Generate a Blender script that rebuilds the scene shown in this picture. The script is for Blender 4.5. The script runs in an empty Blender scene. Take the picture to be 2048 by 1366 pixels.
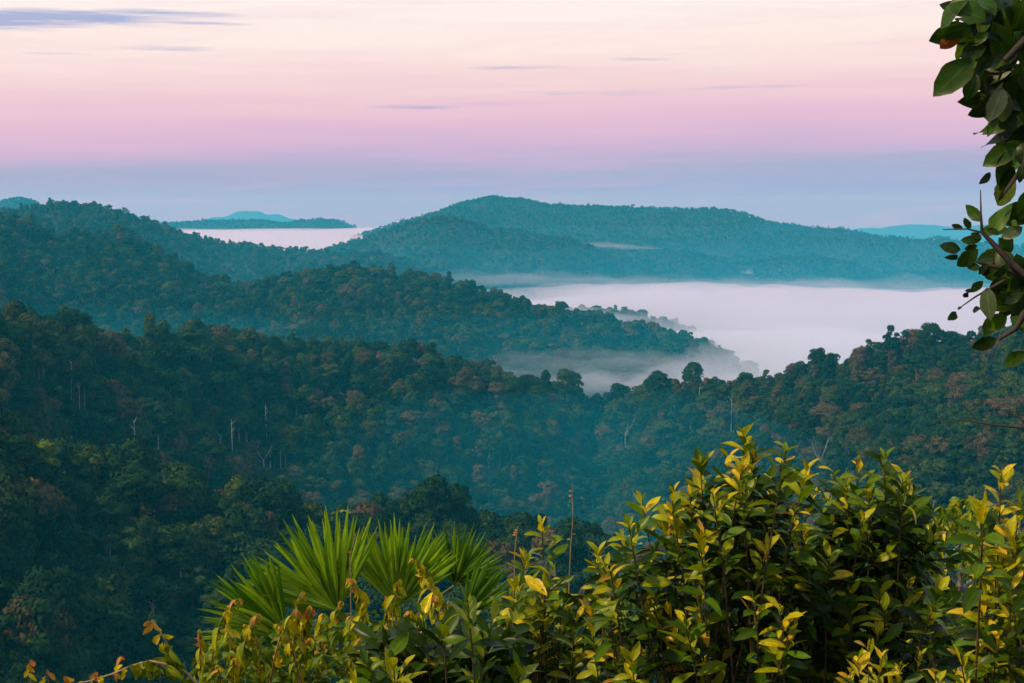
import bpy, math, random
import numpy as np
from mathutils import Vector, Matrix

SC = bpy.context.scene
COL = SC.collection
R = math.radians

# ------------------------------------------------------------------ camera
F2 = 2813.0                      # focal length in photograph pixels (2048 wide)
PITCH = math.atan(283.0 / F2)    # looking slightly down
cam_d = bpy.data.cameras.new("camera")
cam_d.sensor_width = 36.0
cam_d.lens = 36.0 * F2 / 2048.0
cam_d.clip_start = 0.1
cam_d.clip_end = 80000.0
cam = bpy.data.objects.new("camera", cam_d)
COL.objects.link(cam)
cam.location = (0, 0, 0)
cam.rotation_euler = (math.pi / 2 - PITCH, 0, 0)
SC.camera = cam

# ------------------------------------------------------------------ render settings
SC.render.engine = "CYCLES"
SC.view_settings.view_transform = "Standard"
SC.view_settings.look = "None"
SC.view_settings.exposure = 0.0
SC.view_settings.gamma = 1.0
cy = SC.cycles
cy.use_denoising = True
try:
    cy.denoiser = "OPENIMAGEDENOISE"
    cy.denoising_input_passes = "RGB_ALBEDO_NORMAL"
except Exception:
    pass
cy.max_bounces = 8
cy.diffuse_bounces = 2
cy.glossy_bounces = 2
cy.transmission_bounces = 4
cy.volume_bounces = 6
cy.transparent_max_bounces = 16
cy.caustics_reflective = False
cy.caustics_refractive = False
cy.use_adaptive_sampling = True
cy.adaptive_threshold = 0.02

# ------------------------------------------------------------------ world: dawn sky with the pink belt
SUN_EL, SUN_AZ = R(46), R(250)     # behind the camera, to the left (clockwise from +Y)
world = bpy.data.worlds.new("World")
SC.world = world
world.use_nodes = True


class NT:
    """small helper to write node trees"""
    def __init__(self, tree):
        self.t = tree
        tree.nodes.clear()

    def n(self, kind, **kw):
        nd = self.t.nodes.new(kind)
        for k, v in kw.items():
            if k.startswith("i_"):
                key = k[2:].replace("__", " ")
                nd.inputs[key].default_value = v
            else:
                setattr(nd, k, v)
        return nd

    def l(self, a, b):
        self.t.links.new(a, b)

    def math(self, op, a, b=None, c=None, clamp=False):
        nd = self.t.nodes.new("ShaderNodeMath")
        nd.operation = op
        nd.use_clamp = clamp
        for i, v in enumerate((a, b, c)):
            if v is None:
                continue
            if isinstance(v, (int, float)):
                nd.inputs[i].default_value = v
            else:
                self.l(v, nd.inputs[i])
        return nd.outputs[0]

    def ramp(self, fac, stops, interp="LINEAR"):
        nd = self.t.nodes.new("ShaderNodeValToRGB")
        cr = nd.color_ramp
        cr.interpolation = interp
        while len(cr.elements) > 1:
            cr.elements.remove(cr.elements[-1])
        for i, (p, c) in enumerate(stops):
            e = cr.elements[0] if i == 0 else cr.elements.new(p)
            e.position = p
            e.color = (*c, 1.0) if len(c) == 3 else c
        if fac is not None:
            self.l(fac, nd.inputs[0])
        return nd.outputs[0]

    def mix(self, fac, a, b, mode="MIX"):
        nd = self.t.nodes.new("ShaderNodeMix")
        nd.data_type = "RGBA"
        nd.blend_type = mode
        for sock, v in ((nd.inputs[0], fac), (nd.inputs[6], a), (nd.inputs[7], b)):
            if isinstance(v, (int, float)):
                sock.default_value = v
            elif isinstance(v, tuple):
                sock.default_value = (*v, 1.0) if len(v) == 3 else v
            else:
                self.l(v, sock)
        return nd.outputs[2]


def lin(r, g, b):
    """8-bit picture colour to linear"""
    def f(c):
        c /= 255.0
        return c / 12.92 if c <= 0.04045 else ((c + 0.055) / 1.055) ** 2.4
    return (f(r), f(g), f(b))


w = NT(world.node_tree)
tc = w.n("ShaderNodeTexCoord")
sep = w.n("ShaderNodeSeparateXYZ")
w.l(tc.outputs["Generated"], sep.inputs[0])
dx, dy, dz = sep.outputs
el = w.math("ARCSINE", dz)
az = w.math("ARCTAN2", dx, dy)
absaz = w.math("ABSOLUTE", az)
el_t = w.math("ADD", el, w.math("MULTIPLY", w.math("SINE", az), -0.016))
# broad soft unevenness of the bands
nz = w.n("ShaderNodeTexNoise", i_Scale=1.0, i_Detail=3.0, i_Roughness=0.5)
cxy = w.n("ShaderNodeCombineXYZ")
w.l(w.math("MULTIPLY", az, 4.0), cxy.inputs[0])
w.l(w.math("MULTIPLY", w.math("SUBTRACT", el, w.math("MULTIPLY", az, 0.012)), 62.0), cxy.inputs[1])
w.l(cxy.outputs[0], nz.inputs["Vector"])
el_n = w.math("ADD", el_t, w.math("MULTIPLY", w.math("SUBTRACT", nz.outputs["Fac"], 0.5), 0.032))
E0, E1 = -0.04, 0.36
fac = w.math("DIVIDE", w.math("SUBTRACT", el_n, E0), E1 - E0, clamp=True)
def ep(e):
    return (e - E0) / (E1 - E0)
ramp = w.ramp(fac, [
    (0.0, (0.33, 0.39, 0.72)),
    (ep(0.006), (0.35, 0.415, 0.665)),
    (ep(0.020), (0.40, 0.435, 0.62)),
    (ep(0.036), (0.62, 0.47, 0.68)),
    (ep(0.056), lin(230, 193, 214)),
    (ep(0.078), lin(244, 214, 216)),
    (ep(0.105), lin(254, 236, 228)),
    (ep(0.140), lin(255, 245, 240)),
    (ep(0.20), (0.90, 0.88, 0.95)),
    (1.0, (0.58, 0.68, 1.0)),
])
# thin stratus streaks: (az, el, half width, half height, amount)
def px_dir(px, py):
    u, v = (px - 1024) / F2, (683 - py) / F2
    d = Vector((u, math.cos(PITCH) + v * math.sin(PITCH), -math.sin(PITCH) + v * math.cos(PITCH)))
    return d.normalized()
def azel(px, py):
    d = px_dir(px, py)
    return math.atan2(d.x, d.y), math.asin(d.z)
cn = w.n("ShaderNodeTexNoise", i_Scale=1.0, i_Detail=5.0, i_Roughness=0.6, i_Distortion=0.3)
cv = w.n("ShaderNodeCombineXYZ")
w.l(w.math("MULTIPLY", az, 26.0), cv.inputs[0])
w.l(w.math("MULTIPLY", w.math("SUBTRACT", el, w.math("MULTIPLY", az, 0.03)), 420.0), cv.inputs[1])
cv.inputs[2].default_value = 3.7
w.l(cv.outputs[0], cn.inputs["Vector"])
cloud = None
for (px, py, hw, hh, amt) in [(-40, 38, 190, 17, 1.45), (150, 34, 190, 13, 1.35), (320, 26, 150, 8, 1.05), (390, 46, 120, 5, 0.85),
                              (340, 97, 110, 7, 0.80), (1040, 135, 170, 7, 0.62), (830, 214, 110, 6, 0.74), (1000, 206, 260, 9, 0.45),
                              (1180, 186, 240, 9, 0.55), (1270, 118, 100, 5, 0.55), (1370, 108, 60, 4, 0.50), (560, 160, 300, 16, 0.36),
                              (700, 36, 80, 4, 0.50), (80, 105, 140, 6, 0.52), (1500, 175, 300, 12, 0.42), (620, 245, 260, 10, 0.36)]:
    a0, e0 = azel(px, py)
    ga = w.math("DIVIDE", w.math("SUBTRACT", az, a0), hw / F2)
    ge = w.math("DIVIDE", w.math("SUBTRACT", el, e0), hh / F2)
    d2 = w.math("ADD", w.math("MULTIPLY", ga, ga), w.math("MULTIPLY", ge, ge))
    g = w.math("MULTIPLY", w.math("EXPONENT", w.math("MULTIPLY", d2, -0.9)), amt)
    cloud = g if cloud is None else w.math("MAXIMUM", cloud, g)
cfac = w.math("MULTIPLY", w.math("SUBTRACT", w.math("MULTIPLY", cloud, w.math("MULTIPLY", cn.outputs["Fac"], 2.0)), 0.34), 1.25, clamp=True)
cfac = w.math("MULTIPLY", cfac, 0.76)
# very faint veil of high cloud, uneven and drawn out level
vn = w.n("ShaderNodeTexNoise", i_Scale=1.0, i_Detail=6.0, i_Roughness=0.62, i_Distortion=0.8)
vv = w.n("ShaderNodeCombineXYZ")
w.l(w.math("MULTIPLY", az, 7.0), vv.inputs[0])
w.l(w.math("MULTIPLY", w.math("SUBTRACT", el, w.math("MULTIPLY", az, 0.02)), 85.0), vv.inputs[1])
vv.inputs[2].default_value = 9.3
w.l(vv.outputs[0], vn.inputs["Vector"])
vfac = w.math("MULTIPLY", w.math("SUBTRACT", vn.outputs["Fac"], 0.46), 1.5, clamp=True)
veil_c = w.mix(vfac, ramp, w.mix(0.55, ramp, lin(226, 190, 218)))
sky_col = w.mix(cfac, veil_c, lin(140, 162, 212))
nish = w.n("ShaderNodeTexSky")
nish.sky_type = "NISHITA"
nish.sun_disc = False
nish.sun_elevation = SUN_EL
nish.sun_rotation = SUN_AZ
bg1 = w.n("ShaderNodeBackground", i_Strength=1.0)
w.l(sky_col, bg1.inputs[0])
bg2 = w.n("ShaderNodeBackground", i_Strength=0.15)
w.l(nish.outputs[0], bg2.inputs[0])
# well above the frame the gradient hands over to the plain daylight sky
mixs = w.n("ShaderNodeMixShader")
up = w.math("MULTIPLY", w.math("SUBTRACT", el, 0.45), 0.6, clamp=True)
w.l(up, mixs.inputs[0])
w.l(bg1.outputs[0], mixs.inputs[1])
w.l(bg2.outputs[0], mixs.inputs[2])
wo = w.n("ShaderNodeOutputWorld")
w.l(mixs.outputs[0], wo.inputs[0])

# ------------------------------------------------------------------ sun
sun_d = bpy.data.lights.new("sun", "SUN")
sun_d.energy = 4.9
sun_d.angle = R(3)
sun_d.color = (1.0, 0.76, 0.40)
sun = bpy.data.objects.new("sun", sun_d)
COL.objects.link(sun)
sdir = Vector((math.sin(SUN_AZ) * math.cos(SUN_EL), math.cos(SUN_AZ) * math.cos(SUN_EL), math.sin(SUN_EL)))
sun.rotation_euler = sdir.to_track_quat("Z", "Y").to_euler()
sun.location = sdir * 50

# ------------------------------------------------------------------ helpers
rng = np.random.default_rng(11)
rnd = random.Random(5)


def ray_pt(px, py, r):
    """point at horizontal range r along the sight line of a photograph pixel"""
    d = px_dir(px, py)
    k = r / math.hypot(d.x, d.y)
    return d * k


def to_px(p):
    """world points (n,3) -> photograph pixels, depth"""
    p = np.asarray(p, float)
    cp, sp = math.cos(PITCH), math.sin(PITCH)
    fwd = p[..., 1] * cp - p[..., 2] * sp
    upv = p[..., 1] * sp + p[..., 2] * cp
    return 1024 + F2 * p[..., 0] / fwd, 683 - F2 * upv / fwd, fwd


def tag(o, label=None, cat=None, group=None, kind=None):
    if label: o["label"] = label
    if cat: o["category"] = cat
    if group: o["group"] = group
    if kind: o["kind"] = kind
    return o


def mesh_from(name, verts, faces, smooth=True, mats=(), mat_idx=None):
    me = bpy.data.meshes.new(name)
    verts = np.asarray(verts, dtype=np.float32).reshape(-1, 3)
    if isinstance(faces, np.ndarray):
        k = faces.shape[1]
        nf = faces.shape[0]
        me.vertices.add(len(verts))
        me.vertices.foreach_set("co", verts.ravel())
        me.loops.add(nf * k)
        me.loops.foreach_set("vertex_index", faces.astype(np.int32).ravel())
        me.polygons.add(nf)
        me.polygons.foreach_set("loop_start", np.arange(0, nf * k, k, dtype=np.int32))
    else:
        me.from_pydata(verts.tolist(), [], faces)
        nf = len(faces)
    for m in mats:
        me.materials.append(m)
    if mat_idx is not None:
        me.polygons.foreach_set("material_index", np.asarray(mat_idx, dtype=np.int32))
    me.polygons.foreach_set("use_smooth", np.full(nf, smooth, dtype=bool))
    me.update(calc_edges=True)
    return me


def link(name, me, parent=None, mw=None):
    o = bpy.data.objects.new(name, me)
    COL.objects.link(o)
    if parent is not None:
        o.parent = parent
    if mw is not None:
        o.matrix_basis = mw
    return o


def empty(name, loc):
    o = bpy.data.objects.new(name, None)
    o.empty_display_size = 0.1
    COL.objects.link(o)
    o.location = loc
    return o


def hash2(ix, iy, seed):
    h = (ix.astype(np.int64) * 374761393 + iy.astype(np.int64) * 668265263 + seed * 1442695041) & 0x7FFFFFFF
    h = ((h ^ (h >> 13)) * 1274126177) & 0x7FFFFFFF
    h = (h ^ (h >> 16)) & 0xFFFF
    return h / 65535.0


def vnoise(x, y, seed=0):
    ix, iy = np.floor(x), np.floor(y)
    fx, fy = x - ix, y - iy
    fx = fx * fx * (3 - 2 * fx)
    fy = fy * fy * (3 - 2 * fy)
    a, b = hash2(ix, iy, seed), hash2(ix + 1, iy, seed)
    c, d = hash2(ix, iy + 1, seed), hash2(ix + 1, iy + 1, seed)
    return (a * (1 - fx) + b * fx) * (1 - fy) + (c * (1 - fx) + d * fx) * fy


def fbm(x, y, seed=0, octv=4):
    s, a, t = 0, 1.0, 0
    for o in range(octv):
        s = s + a * vnoise(x * 2 ** o, y * 2 ** o, seed + 17 * o)
        t += a
        a *= 0.5
    return s / t


def tube(path, radii, sides=6):
    """tapered tube along a polyline -> verts, quad faces"""
    path = [Vector(p) for p in path]
    vs, fs = [], []
    ref = Vector((0.31, 0.17, 0.93)).normalized()
    for i, p in enumerate(path):
        t = (path[min(i + 1, len(path) - 1)] - path[max(i - 1, 0)]).normalized()
        a = t.cross(ref)
        if a.length < 1e-3:
            a = t.cross(Vector((1, 0, 0)))
        a.normalize()
        b = t.cross(a)
        for k in range(sides):
            an = 2 * math.pi * k / sides
            vs.append(p + (a * math.cos(an) + b * math.sin(an)) * radii[i])
    for i in range(len(path) - 1):
        for k in range(sides):
            fs.append((i * sides + k, i * sides + (k + 1) % sides, (i + 1) * sides + (k + 1) % sides, (i + 1) * sides + k))
    return [tuple(v) for v in vs], fs


class Acc:
    """collects several shapes into one mesh"""
    def __init__(self):
        self.v, self.f, self.m = [], [], []

    def add(self, vf, mi=0):
        v, f = vf
        b = len(self.v)
        self.v.extend(v)
        self.f.extend(tuple(i + b for i in q) for q in f)
        self.m.extend([mi] * len(f))
        return self

    def mesh(self, name, mats, smooth=True):
        return mesh_from(name, self.v, self.f, smooth, mats, self.m)


# ------------------------------------------------------------------ materials
def new_mat(name):
    m = bpy.data.materials.new(name)
    m.use_nodes = True
    return m, NT(m.node_tree)


def forest_crown_mat():
    m, t = new_mat("forest_canopy")
    at = t.n("ShaderNodeAttribute", attribute_type="INSTANCER", attribute_name="tint")
    base = t.ramp(at.outputs["Fac"], [
        (0.00, (0.010, 0.030, 0.012)),
        (0.30, (0.020, 0.048, 0.014)),
        (0.48, (0.046, 0.078, 0.015)),
        (0.60, (0.058, 0.058, 0.019)),
        (0.74, (0.074, 0.058, 0.026)),
        (0.86, (0.098, 0.066, 0.034)),
        (0.93, (0.090, 0.150, 0.018)),
        (1.00, (0.140, 0.200, 0.024)),
    ])
    tcn = t.n("ShaderNodeTexCoord")
    n1 = t.n("ShaderNodeTexNoise", i_Scale=0.55, i_Detail=3.0, i_Roughness=0.6)
    t.l(tcn.outputs["Object"], n1.inputs["Vector"])
    v = t.ramp(n1.outputs["Fac"], [(0.30, (0.55, 0.6, 0.6)), (0.5, (1, 1, 1)), (0.70, (1.55, 1.5, 1.25))])
    colr = t.mix(1.0, base, v, "MULTIPLY")
    d = t.n("ShaderNodeBsdfDiffuse")
    t.l(colr, d.inputs["Color"])
    tr = t.n("ShaderNodeBsdfTranslucent")
    t.l(colr, tr.inputs["Color"])
    mx = t.n("ShaderNodeMixShader")
    mx.inputs[0].default_value = 0.12
    t.l(d.outputs[0], mx.inputs[1])
    t.l(tr.outputs[0], mx.inputs[2])
    o = t.n("ShaderNodeOutputMaterial")
    t.l(mx.outputs[0], o.inputs[0])
    return m


def plain_mat(name, stops, scale=4.0, rough=0.8, spec=0.3, coord="Object", stretch=None, bump=0.0, detail=4.0):
    m, t = new_mat(name)
    tcn = t.n("ShaderNodeTexCoord")
    vec = tcn.outputs[coord]
    if stretch:
        mp = t.n("ShaderNodeMapping")
        mp.inputs["Scale"].default_value = stretch
        t.l(vec, mp.inputs["Vector"])
        vec = mp.outputs[0]
    n1 = t.n("ShaderNodeTexNoise", i_Scale=scale, i_Detail=detail, i_Roughness=0.6)
    t.l(vec, n1.inputs["Vector"])
    c = t.ramp(n1.outputs["Fac"], stops)
    b = t.n("ShaderNodeBsdfPrincipled", i_Roughness=rough)
    b.inputs["Specular IOR Level"].default_value = spec
    t.l(c, b.inputs["Base Color"])
    if bump:
        bp = t.n("ShaderNodeBump", i_Strength=bump, i_Distance=0.01)
        t.l(n1.outputs["Fac"], bp.inputs["Height"])
        t.l(bp.outputs[0], b.inputs["Normal"])
    o = t.n("ShaderNodeOutputMaterial")
    t.l(b.outputs[0], o.inputs[0])
    return m


M_CROWN = forest_crown_mat()
def trunk_mat():
    m, t = new_mat("forest_trunk")
    oi = t.n("ShaderNodeObjectInfo")
    c = t.ramp(oi.outputs["Random"], [(0.0, (0.045, 0.036, 0.028)), (0.72, (0.075, 0.06, 0.05)), (0.86, (0.22, 0.20, 0.18)), (1.0, (0.40, 0.37, 0.34))])
    n1 = t.n("ShaderNodeTexNoise", i_Scale=0.7, i_Detail=3.0)
    tcn = t.n("ShaderNodeTexCoord")
    t.l(tcn.outputs["Object"], n1.inputs["Vector"])
    v = t.ramp(n1.outputs["Fac"], [(0.3, (0.6, 0.6, 0.6)), (0.7, (1.2, 1.2, 1.2))])
    d = t.n("ShaderNodeBsdfDiffuse")
    t.l(t.mix(1.0, c, v, "MULTIPLY"), d.inputs["Color"])
    o = t.n("ShaderNodeOutputMaterial")
    t.l(d.outputs[0], o.inputs[0])
    return m


M_TRUNK = trunk_mat()
M_SNAG = plain_mat("bleached_wood", [(0.3, (0.20, 0.19, 0.18)), (0.7, (0.42, 0.40, 0.38))], 0.8, 0.9)
M_SOIL = plain_mat("forest_floor", [(0.35, (0.010, 0.016, 0.009)), (0.65, (0.030, 0.036, 0.018))], 0.06, 1.0, 0.1, detail=8.0)


def volume_mat(name, density, color, aniso=0.0, absorb=(1, 1, 1)):
    m, t = new_mat(name)
    v = t.n("ShaderNodeVolumePrincipled")
    v.inputs["Density"].default_value = density
    v.inputs["Color"].default_value = (*color, 1)
    v.inputs["Absorption Color"].default_value = (*absorb, 1)
    v.inputs["Anisotropy"].default_value = aniso
    o = t.n("ShaderNodeOutputMaterial")
    t.l(v.outputs[0], o.inputs["Volume"])
    try:
        m.cycles.homogeneous_volume = True
    except Exception:
        pass
    return m


# ------------------------------------------------------------------ terrain: ridges given as (px, py, range)
VALLEY = -255.0
TREE_H = 24.0


def ridge(name, pts, r=None, front=0.36, back=0.36, soft=40.0, trees=1.0, ends=("ext", "ext"), spur=0.16, seed=1):
    a, rr, zz = [], [], []
    for p in pts:
        px, py = p[0], p[1]
        rg = p[2] if len(p) > 2 else r
        q = ray_pt(px, py, rg)
        a.append(math.atan2(q.x, q.y))
        rr.append(rg)
        zz.append(q.z - trees * float(np.interp(rg, [450, 900, 1800, 3000], [19, 15, 12, 6])))
    return dict(name=name, a=np.array(a), r=np.array(rr), z=np.array(zz), front=front, back=back, soft=soft,
                ends=ends, spur=spur, seed=seed)


RIDGES = [
    ridge("far_range", [(-600, 405, 16000), (-150, 410, 16500), (380, 448, 17000), (430, 432, 17000), (480, 424, 17000), (525, 423, 17000),
                        (560, 430, 17000), (600, 441, 17000), (680, 455, 17000), (900, 470, 17000), (1300, 470, 17000), (1650, 462, 17000),
                        (1740, 455, 17000), (1800, 450, 17000), (1850, 448, 17000), (1910, 452, 17000), (2048, 449, 17000), (2500, 455, 16500)],
          front=0.12, back=0.12, soft=300, trees=0.3, spur=0.05, seed=3),
    ridge("left_far", [(-500, 410), (-100, 400), (0, 401), (40, 396), (70, 402), (120, 425), (180, 460)], 5600, 0.25, 0.25, 120,
          ends=("ext", "fall"), spur=0.1, seed=5),
    ridge("low_far", [(230, 466), (325, 446), (400, 440), (450, 438), (520, 440), (580, 445), (605, 438), (650, 437), (690, 442), (722, 457)],
          6300, 0.25, 0.25, 60, ends=("fall", "fall"), spur=0.08, seed=7),
    ridge("main_mountain", [(700, 474), (790, 446), (830, 436), (880, 420), (930, 402), (990, 392), (1040, 398), (1080, 408), (1150, 412),
                            (1200, 410), (1260, 413), (1320, 416), (1390, 416), (1450, 418), (1490, 424), (1530, 438), (1600, 450),
                            (1650, 455), (1700, 458), (1740, 465), (1800, 473), (1845, 479), (1880, 470), (1912, 479), (1960, 483),
                            (2048, 488), (2500, 470)], 5000, 0.26, 0.3, 60, ends=("fall", "ext"), spur=0.28, seed=9),
    ridge("mid_low", [(1080, 485), (1200, 480), (1290, 492), (1380, 503), (1460, 525), (1530, 518), (1620, 512), (1690, 522), (1760, 545),
                      (1850, 543), (1950, 533), (2048, 525), (2500, 500)], 3950, 0.22, 0.22, 50, ends=("fall", "ext"), spur=0.14, seed=11),
    ridge("mid_hill", [(540, 522), (650, 496), (700, 481), (760, 462), (810, 448), (860, 433), (890, 432), (930, 442), (980, 460), (1005, 460),
                       (1040, 458), (1080, 468), (1140, 475), (1180, 490), (1220, 508), (1260, 525), (1330, 548), (1420, 575)], 3400, 0.30, 0.32, 45,
          ends=("fall", "fall"), spur=0.32, seed=13),
    ridge("left_ridge", [(-600, 440), (-100, 418), (20, 416), (60, 407), (130, 401), (180, 405), (230, 420), (290, 437), (340, 456), (400, 472),
                         (470, 483), (540, 491), (600, 496), (680, 501), (750, 502), (800, 512), (840, 531), (890, 553), (940, 575)], 2700, 0.34, 0.34, 40,
          ends=("ext", "fall"), spur=0.26, seed=15),
    ridge("fog_islands", [(1110, 634), (1180, 622), (1240, 626), (1300, 637), (1345, 648), (1400, 672)], 2250, 0.3, 0.3, 30, ends=("fall", "fall"),
          spur=0.05, seed=17),
    ridge("centre_ridge", [(-600, 380, 1800), (-100, 420, 1800), (0, 433, 1800), (60, 452, 1830), (110, 476, 1850), (170, 470, 1850), (240, 472, 1850),
                           (290, 492, 1830), (330, 525, 1800), (370, 546, 1780), (420, 561, 1760), (480, 576, 1740), (520, 576, 1730), (560, 564, 1720),
                           (620, 551, 1710), (690, 543, 1700), (740, 549, 1700), (800, 556, 1700), (860, 559, 1690), (930, 570, 1690),
                           (1000, 590, 1680), (1050, 606, 1670), (1100, 616, 1660), (1150, 629, 1650), (1200, 642, 1640), (1250, 656, 1640),
                           (1300, 664, 1630), (1340, 672, 1620), (1390, 694, 1610), (1430, 708, 1600), (1490, 745, 1600)],
          None, 0.36, 0.34, 35, ends=("ext", "fall"), spur=0.22, seed=19),
    ridge("near_left_hill", [(-600, 590, 620), (-300, 612, 650), (0, 640, 690), (100, 655, 730), (200, 672, 790), (350, 683, 870), (450, 691, 930),
                             (560, 691, 990), (650, 701, 1030), (760, 713, 1050), (860, 729, 1065), (950, 748, 1080), (1050, 778, 1100),
                             (1130, 796, 1120), (1200, 820, 1140), (1290, 850, 1140)], None, 0.42, 0.4, 30, ends=("ext", "fall"), spur=0.26, seed=21),
    ridge("right_hill", [(1120, 846, 1150), (1230, 812, 1120), (1320, 788, 1100), (1390, 776, 1090), (1480, 778, 1080), (1560, 764, 1060),
                         (1640, 742, 1040), (1720, 718, 1020), (1790, 704, 1000), (1870, 694, 980), (1960, 688, 950), (2048, 668, 900),
                         (2400, 600, 820), (2800, 560, 750)], None, 0.33, 0.4, 30, ends=("fall", "ext"), spur=0.26, seed=23),
    ridge("near_spur", [(-600, 800, 420), (-300, 838, 440), (0, 876, 450), (120, 915, 460), (230, 952, 470), (350, 986, 480), (450, 1006, 490),
                        (600, 1012, 500), (750, 1024, 510), (850, 1036, 515), (950, 1056, 515), (1050, 1086, 510), (1130, 1120, 500),
                        (1250, 1180, 490), (1400, 1250, 480), (2000, 1300, 470)], None, 0.52, 0.45, 20, ends=("ext", "ext"), spur=0.12, seed=25),
]
RNAMES = [q["name"] for q in RIDGES]


def ridge_h(q, a, r):
    rc = np.interp(a, q["a"], q["r"])
    zc = np.interp(a, q["a"], q["z"])
    lo, hi = q["a"][0], q["a"][-1]
    if q["ends"][0] == "fall":
        zc = zc - np.maximum(0, (lo - a)) * rc * 0.45
    if q["ends"][1] == "fall":
        zc = zc - np.maximum(0, (a - hi)) * rc * 0.45
    amp_c = 0.0020 if q["name"] == "far_range" else 0.0011 if q["name"] in ("far_range", "main_mountain", "left_far", "low_far") else 0.0004
    zc = zc + rc * amp_c * 2 * (fbm(a * (110 if q["name"] == "far_range" else 70), a * 0 + q["seed"], q["seed"], 5) - 0.5)
    # small crest unevenness and spurs that grow away from the crest
    x, y = np.sin(a) * r, np.cos(a) * r
    d = r - rc
    ad = np.sqrt(d * d + q["soft"] ** 2) - q["soft"]
    s = np.where(d < 0, q["front"], q["back"])
    wl = max(60.0, float(np.mean(q["r"])) * 0.085)
    n = fbm(x / wl, y / wl * 0.6, q["seed"], 4) - 0.52
    amp = np.minimum(q["spur"] * np.abs(d), 0.028 * np.mean(q["r"]) + 6)
    return zc - s * ad + n * amp * 2.2


def terrain_h(a, r):
    """heights and index of the ridge that owns each point"""
    a, r = np.asarray(a, float), np.asarray(r, float)
    hs = [ridge_h(q, a, r) for q in RIDGES]
    x, y = np.sin(a) * r, np.cos(a) * r
    floor_ = VALLEY + 12 * fbm(x / 300, y / 300, 77, 3) - 0.03 * np.maximum(r - 7000, 0)
    own = -1.9 - 0.40 * np.maximum(r - 1.0, 0) - 0.10 * np.maximum(r - 30, 0) * (r < 5000) + 0.5 * fbm(x / 6, y / 6, 5, 3)
    hs += [floor_, own]
    hs = np.stack(hs)
    idx = np.argmax(hs, 0)
    return hs.max(0), idx


AMAX = R(38)
NA = 420
rs = np.concatenate([np.array([0.0, 1.0]), np.geomspace(2.0, 21000.0, 520)])
aa = np.linspace(-AMAX, AMAX, NA)
# fine fan in front of the viewpoint, coarser steps for the land all round it
side = np.linspace(AMAX, 2 * math.pi - AMAX, 90)[1:-1]
aw = np.concatenate([aa, side])
A2, R2 = np.meshgrid(aw, rs, indexing="ij")
H2, OWN2 = terrain_h((A2 + math.pi) % (2 * math.pi) - math.pi, R2)
V = np.stack([np.sin(A2) * R2, np.cos(A2) * R2, H2], -1).reshape(-1, 3)
nr, nw = len(rs), len(aw)
ii, jj = np.meshgrid(np.arange(nw), np.arange(nr - 1), indexing="ij")
q0 = (ii * nr + jj).ravel()
q1 = (((ii + 1) % nw) * nr + jj).ravel()
FQ = np.stack([q0, q0 + 1, q1 + 1, q1], 1)
terrain = link("terrain", mesh_from("terrain", V, FQ[:, ::-1], True, [M_SOIL]))
tag(terrain, "dark forest floor of the hills and valleys", None, None, "structure")
H2, R2 = H2[:NA], R2[:NA]

# line of sight: highest slope met up to each range, per azimuth
SLOPE = np.where(R2 > 30, H2 / np.maximum(R2, 1), -9.0)
HOR = np.maximum.accumulate(SLOPE, axis=1)


def horizon_slope(a, r):
    ia = np.clip(np.round((a + AMAX) / (2 * AMAX) * (NA - 1)).astype(int), 0, NA - 1)
    ir = np.clip(np.searchsorted(rs, r) - 2, 0, nr - 1)
    return HOR[ia, ir]


# ------------------------------------------------------------------ tree prototypes
def crown_quads(r_, lobes, n, size, jit=0.75, under=0.25):
    """leaf clumps spread over a set of lobes: one bent four-sided leaf patch each"""
    vs, fs, ns = [], [], []
    cen = np.array([0, 0, np.mean([l[2] for l in lobes]) - 3.0])
    vol = np.array([l[3] ** 2 for l in lobes])
    cnt = np.maximum(4, (n * vol / vol.sum()).astype(int))
    for (cx, cy_, cz, rad, flat), k in zip(lobes, cnt):
        d = r_.normal(size=(k, 3))
        d /= np.linalg.norm(d, axis=1, keepdims=True)
        flip = (d[:, 2] < 0) & (r_.random(k) > under)
        d[flip, 2] *= -1
        rr = rad * (0.72 + 0.34 * r_.random(k))
        p = np.array([cx, cy_, cz]) + d * rr[:, None] * np.array([1, 1, flat])
        nrm = d + r_.normal(size=(k, 3)) * jit * 0.6
        nrm /= np.linalg.norm(nrm, axis=1, keepdims=True)
        t = np.cross(nrm, r_.normal(size=(k, 3)))
        t /= np.linalg.norm(t, axis=1, keepdims=True)
        b = np.cross(nrm, t)
        s = size * (0.6 + 0.8 * r_.random(k))[:, None]
        e = (0.45 + 0.35 * r_.random(k))[:, None]
        bend = nrm * s * -0.22
        base = len(vs)
        out = p - cen
        out /= np.linalg.norm(out, axis=1, keepdims=True)
        sn = 0.72 * d + 0.30 * out + 0.20 * r_.normal(size=(k, 3))
        sn /= np.linalg.norm(sn, axis=1, keepdims=True)
        ns.extend(np.repeat(sn, 4, axis=0).tolist())
        quad = np.stack([p + t * s + bend, p + b * s * e, p - t * s + bend, p - b * s * e], 1)
        vs.extend(quad.reshape(-1, 3).tolist())
        fs.extend([(base + 4 * i, base + 4 * i + 1, base + 4 * i + 2, base + 4 * i + 3) for i in range(k)])
    return vs, fs, ns


def round_normals(me, ns):
    """shade leaf clumps as parts of the rounded crown they sit on"""
    full = [tuple(v.vector) for v in me.vertex_normals]
    full[:len(ns)] = [tuple(n) for n in ns]
    me.normals_split_custom_set_from_vertices(full)


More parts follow.
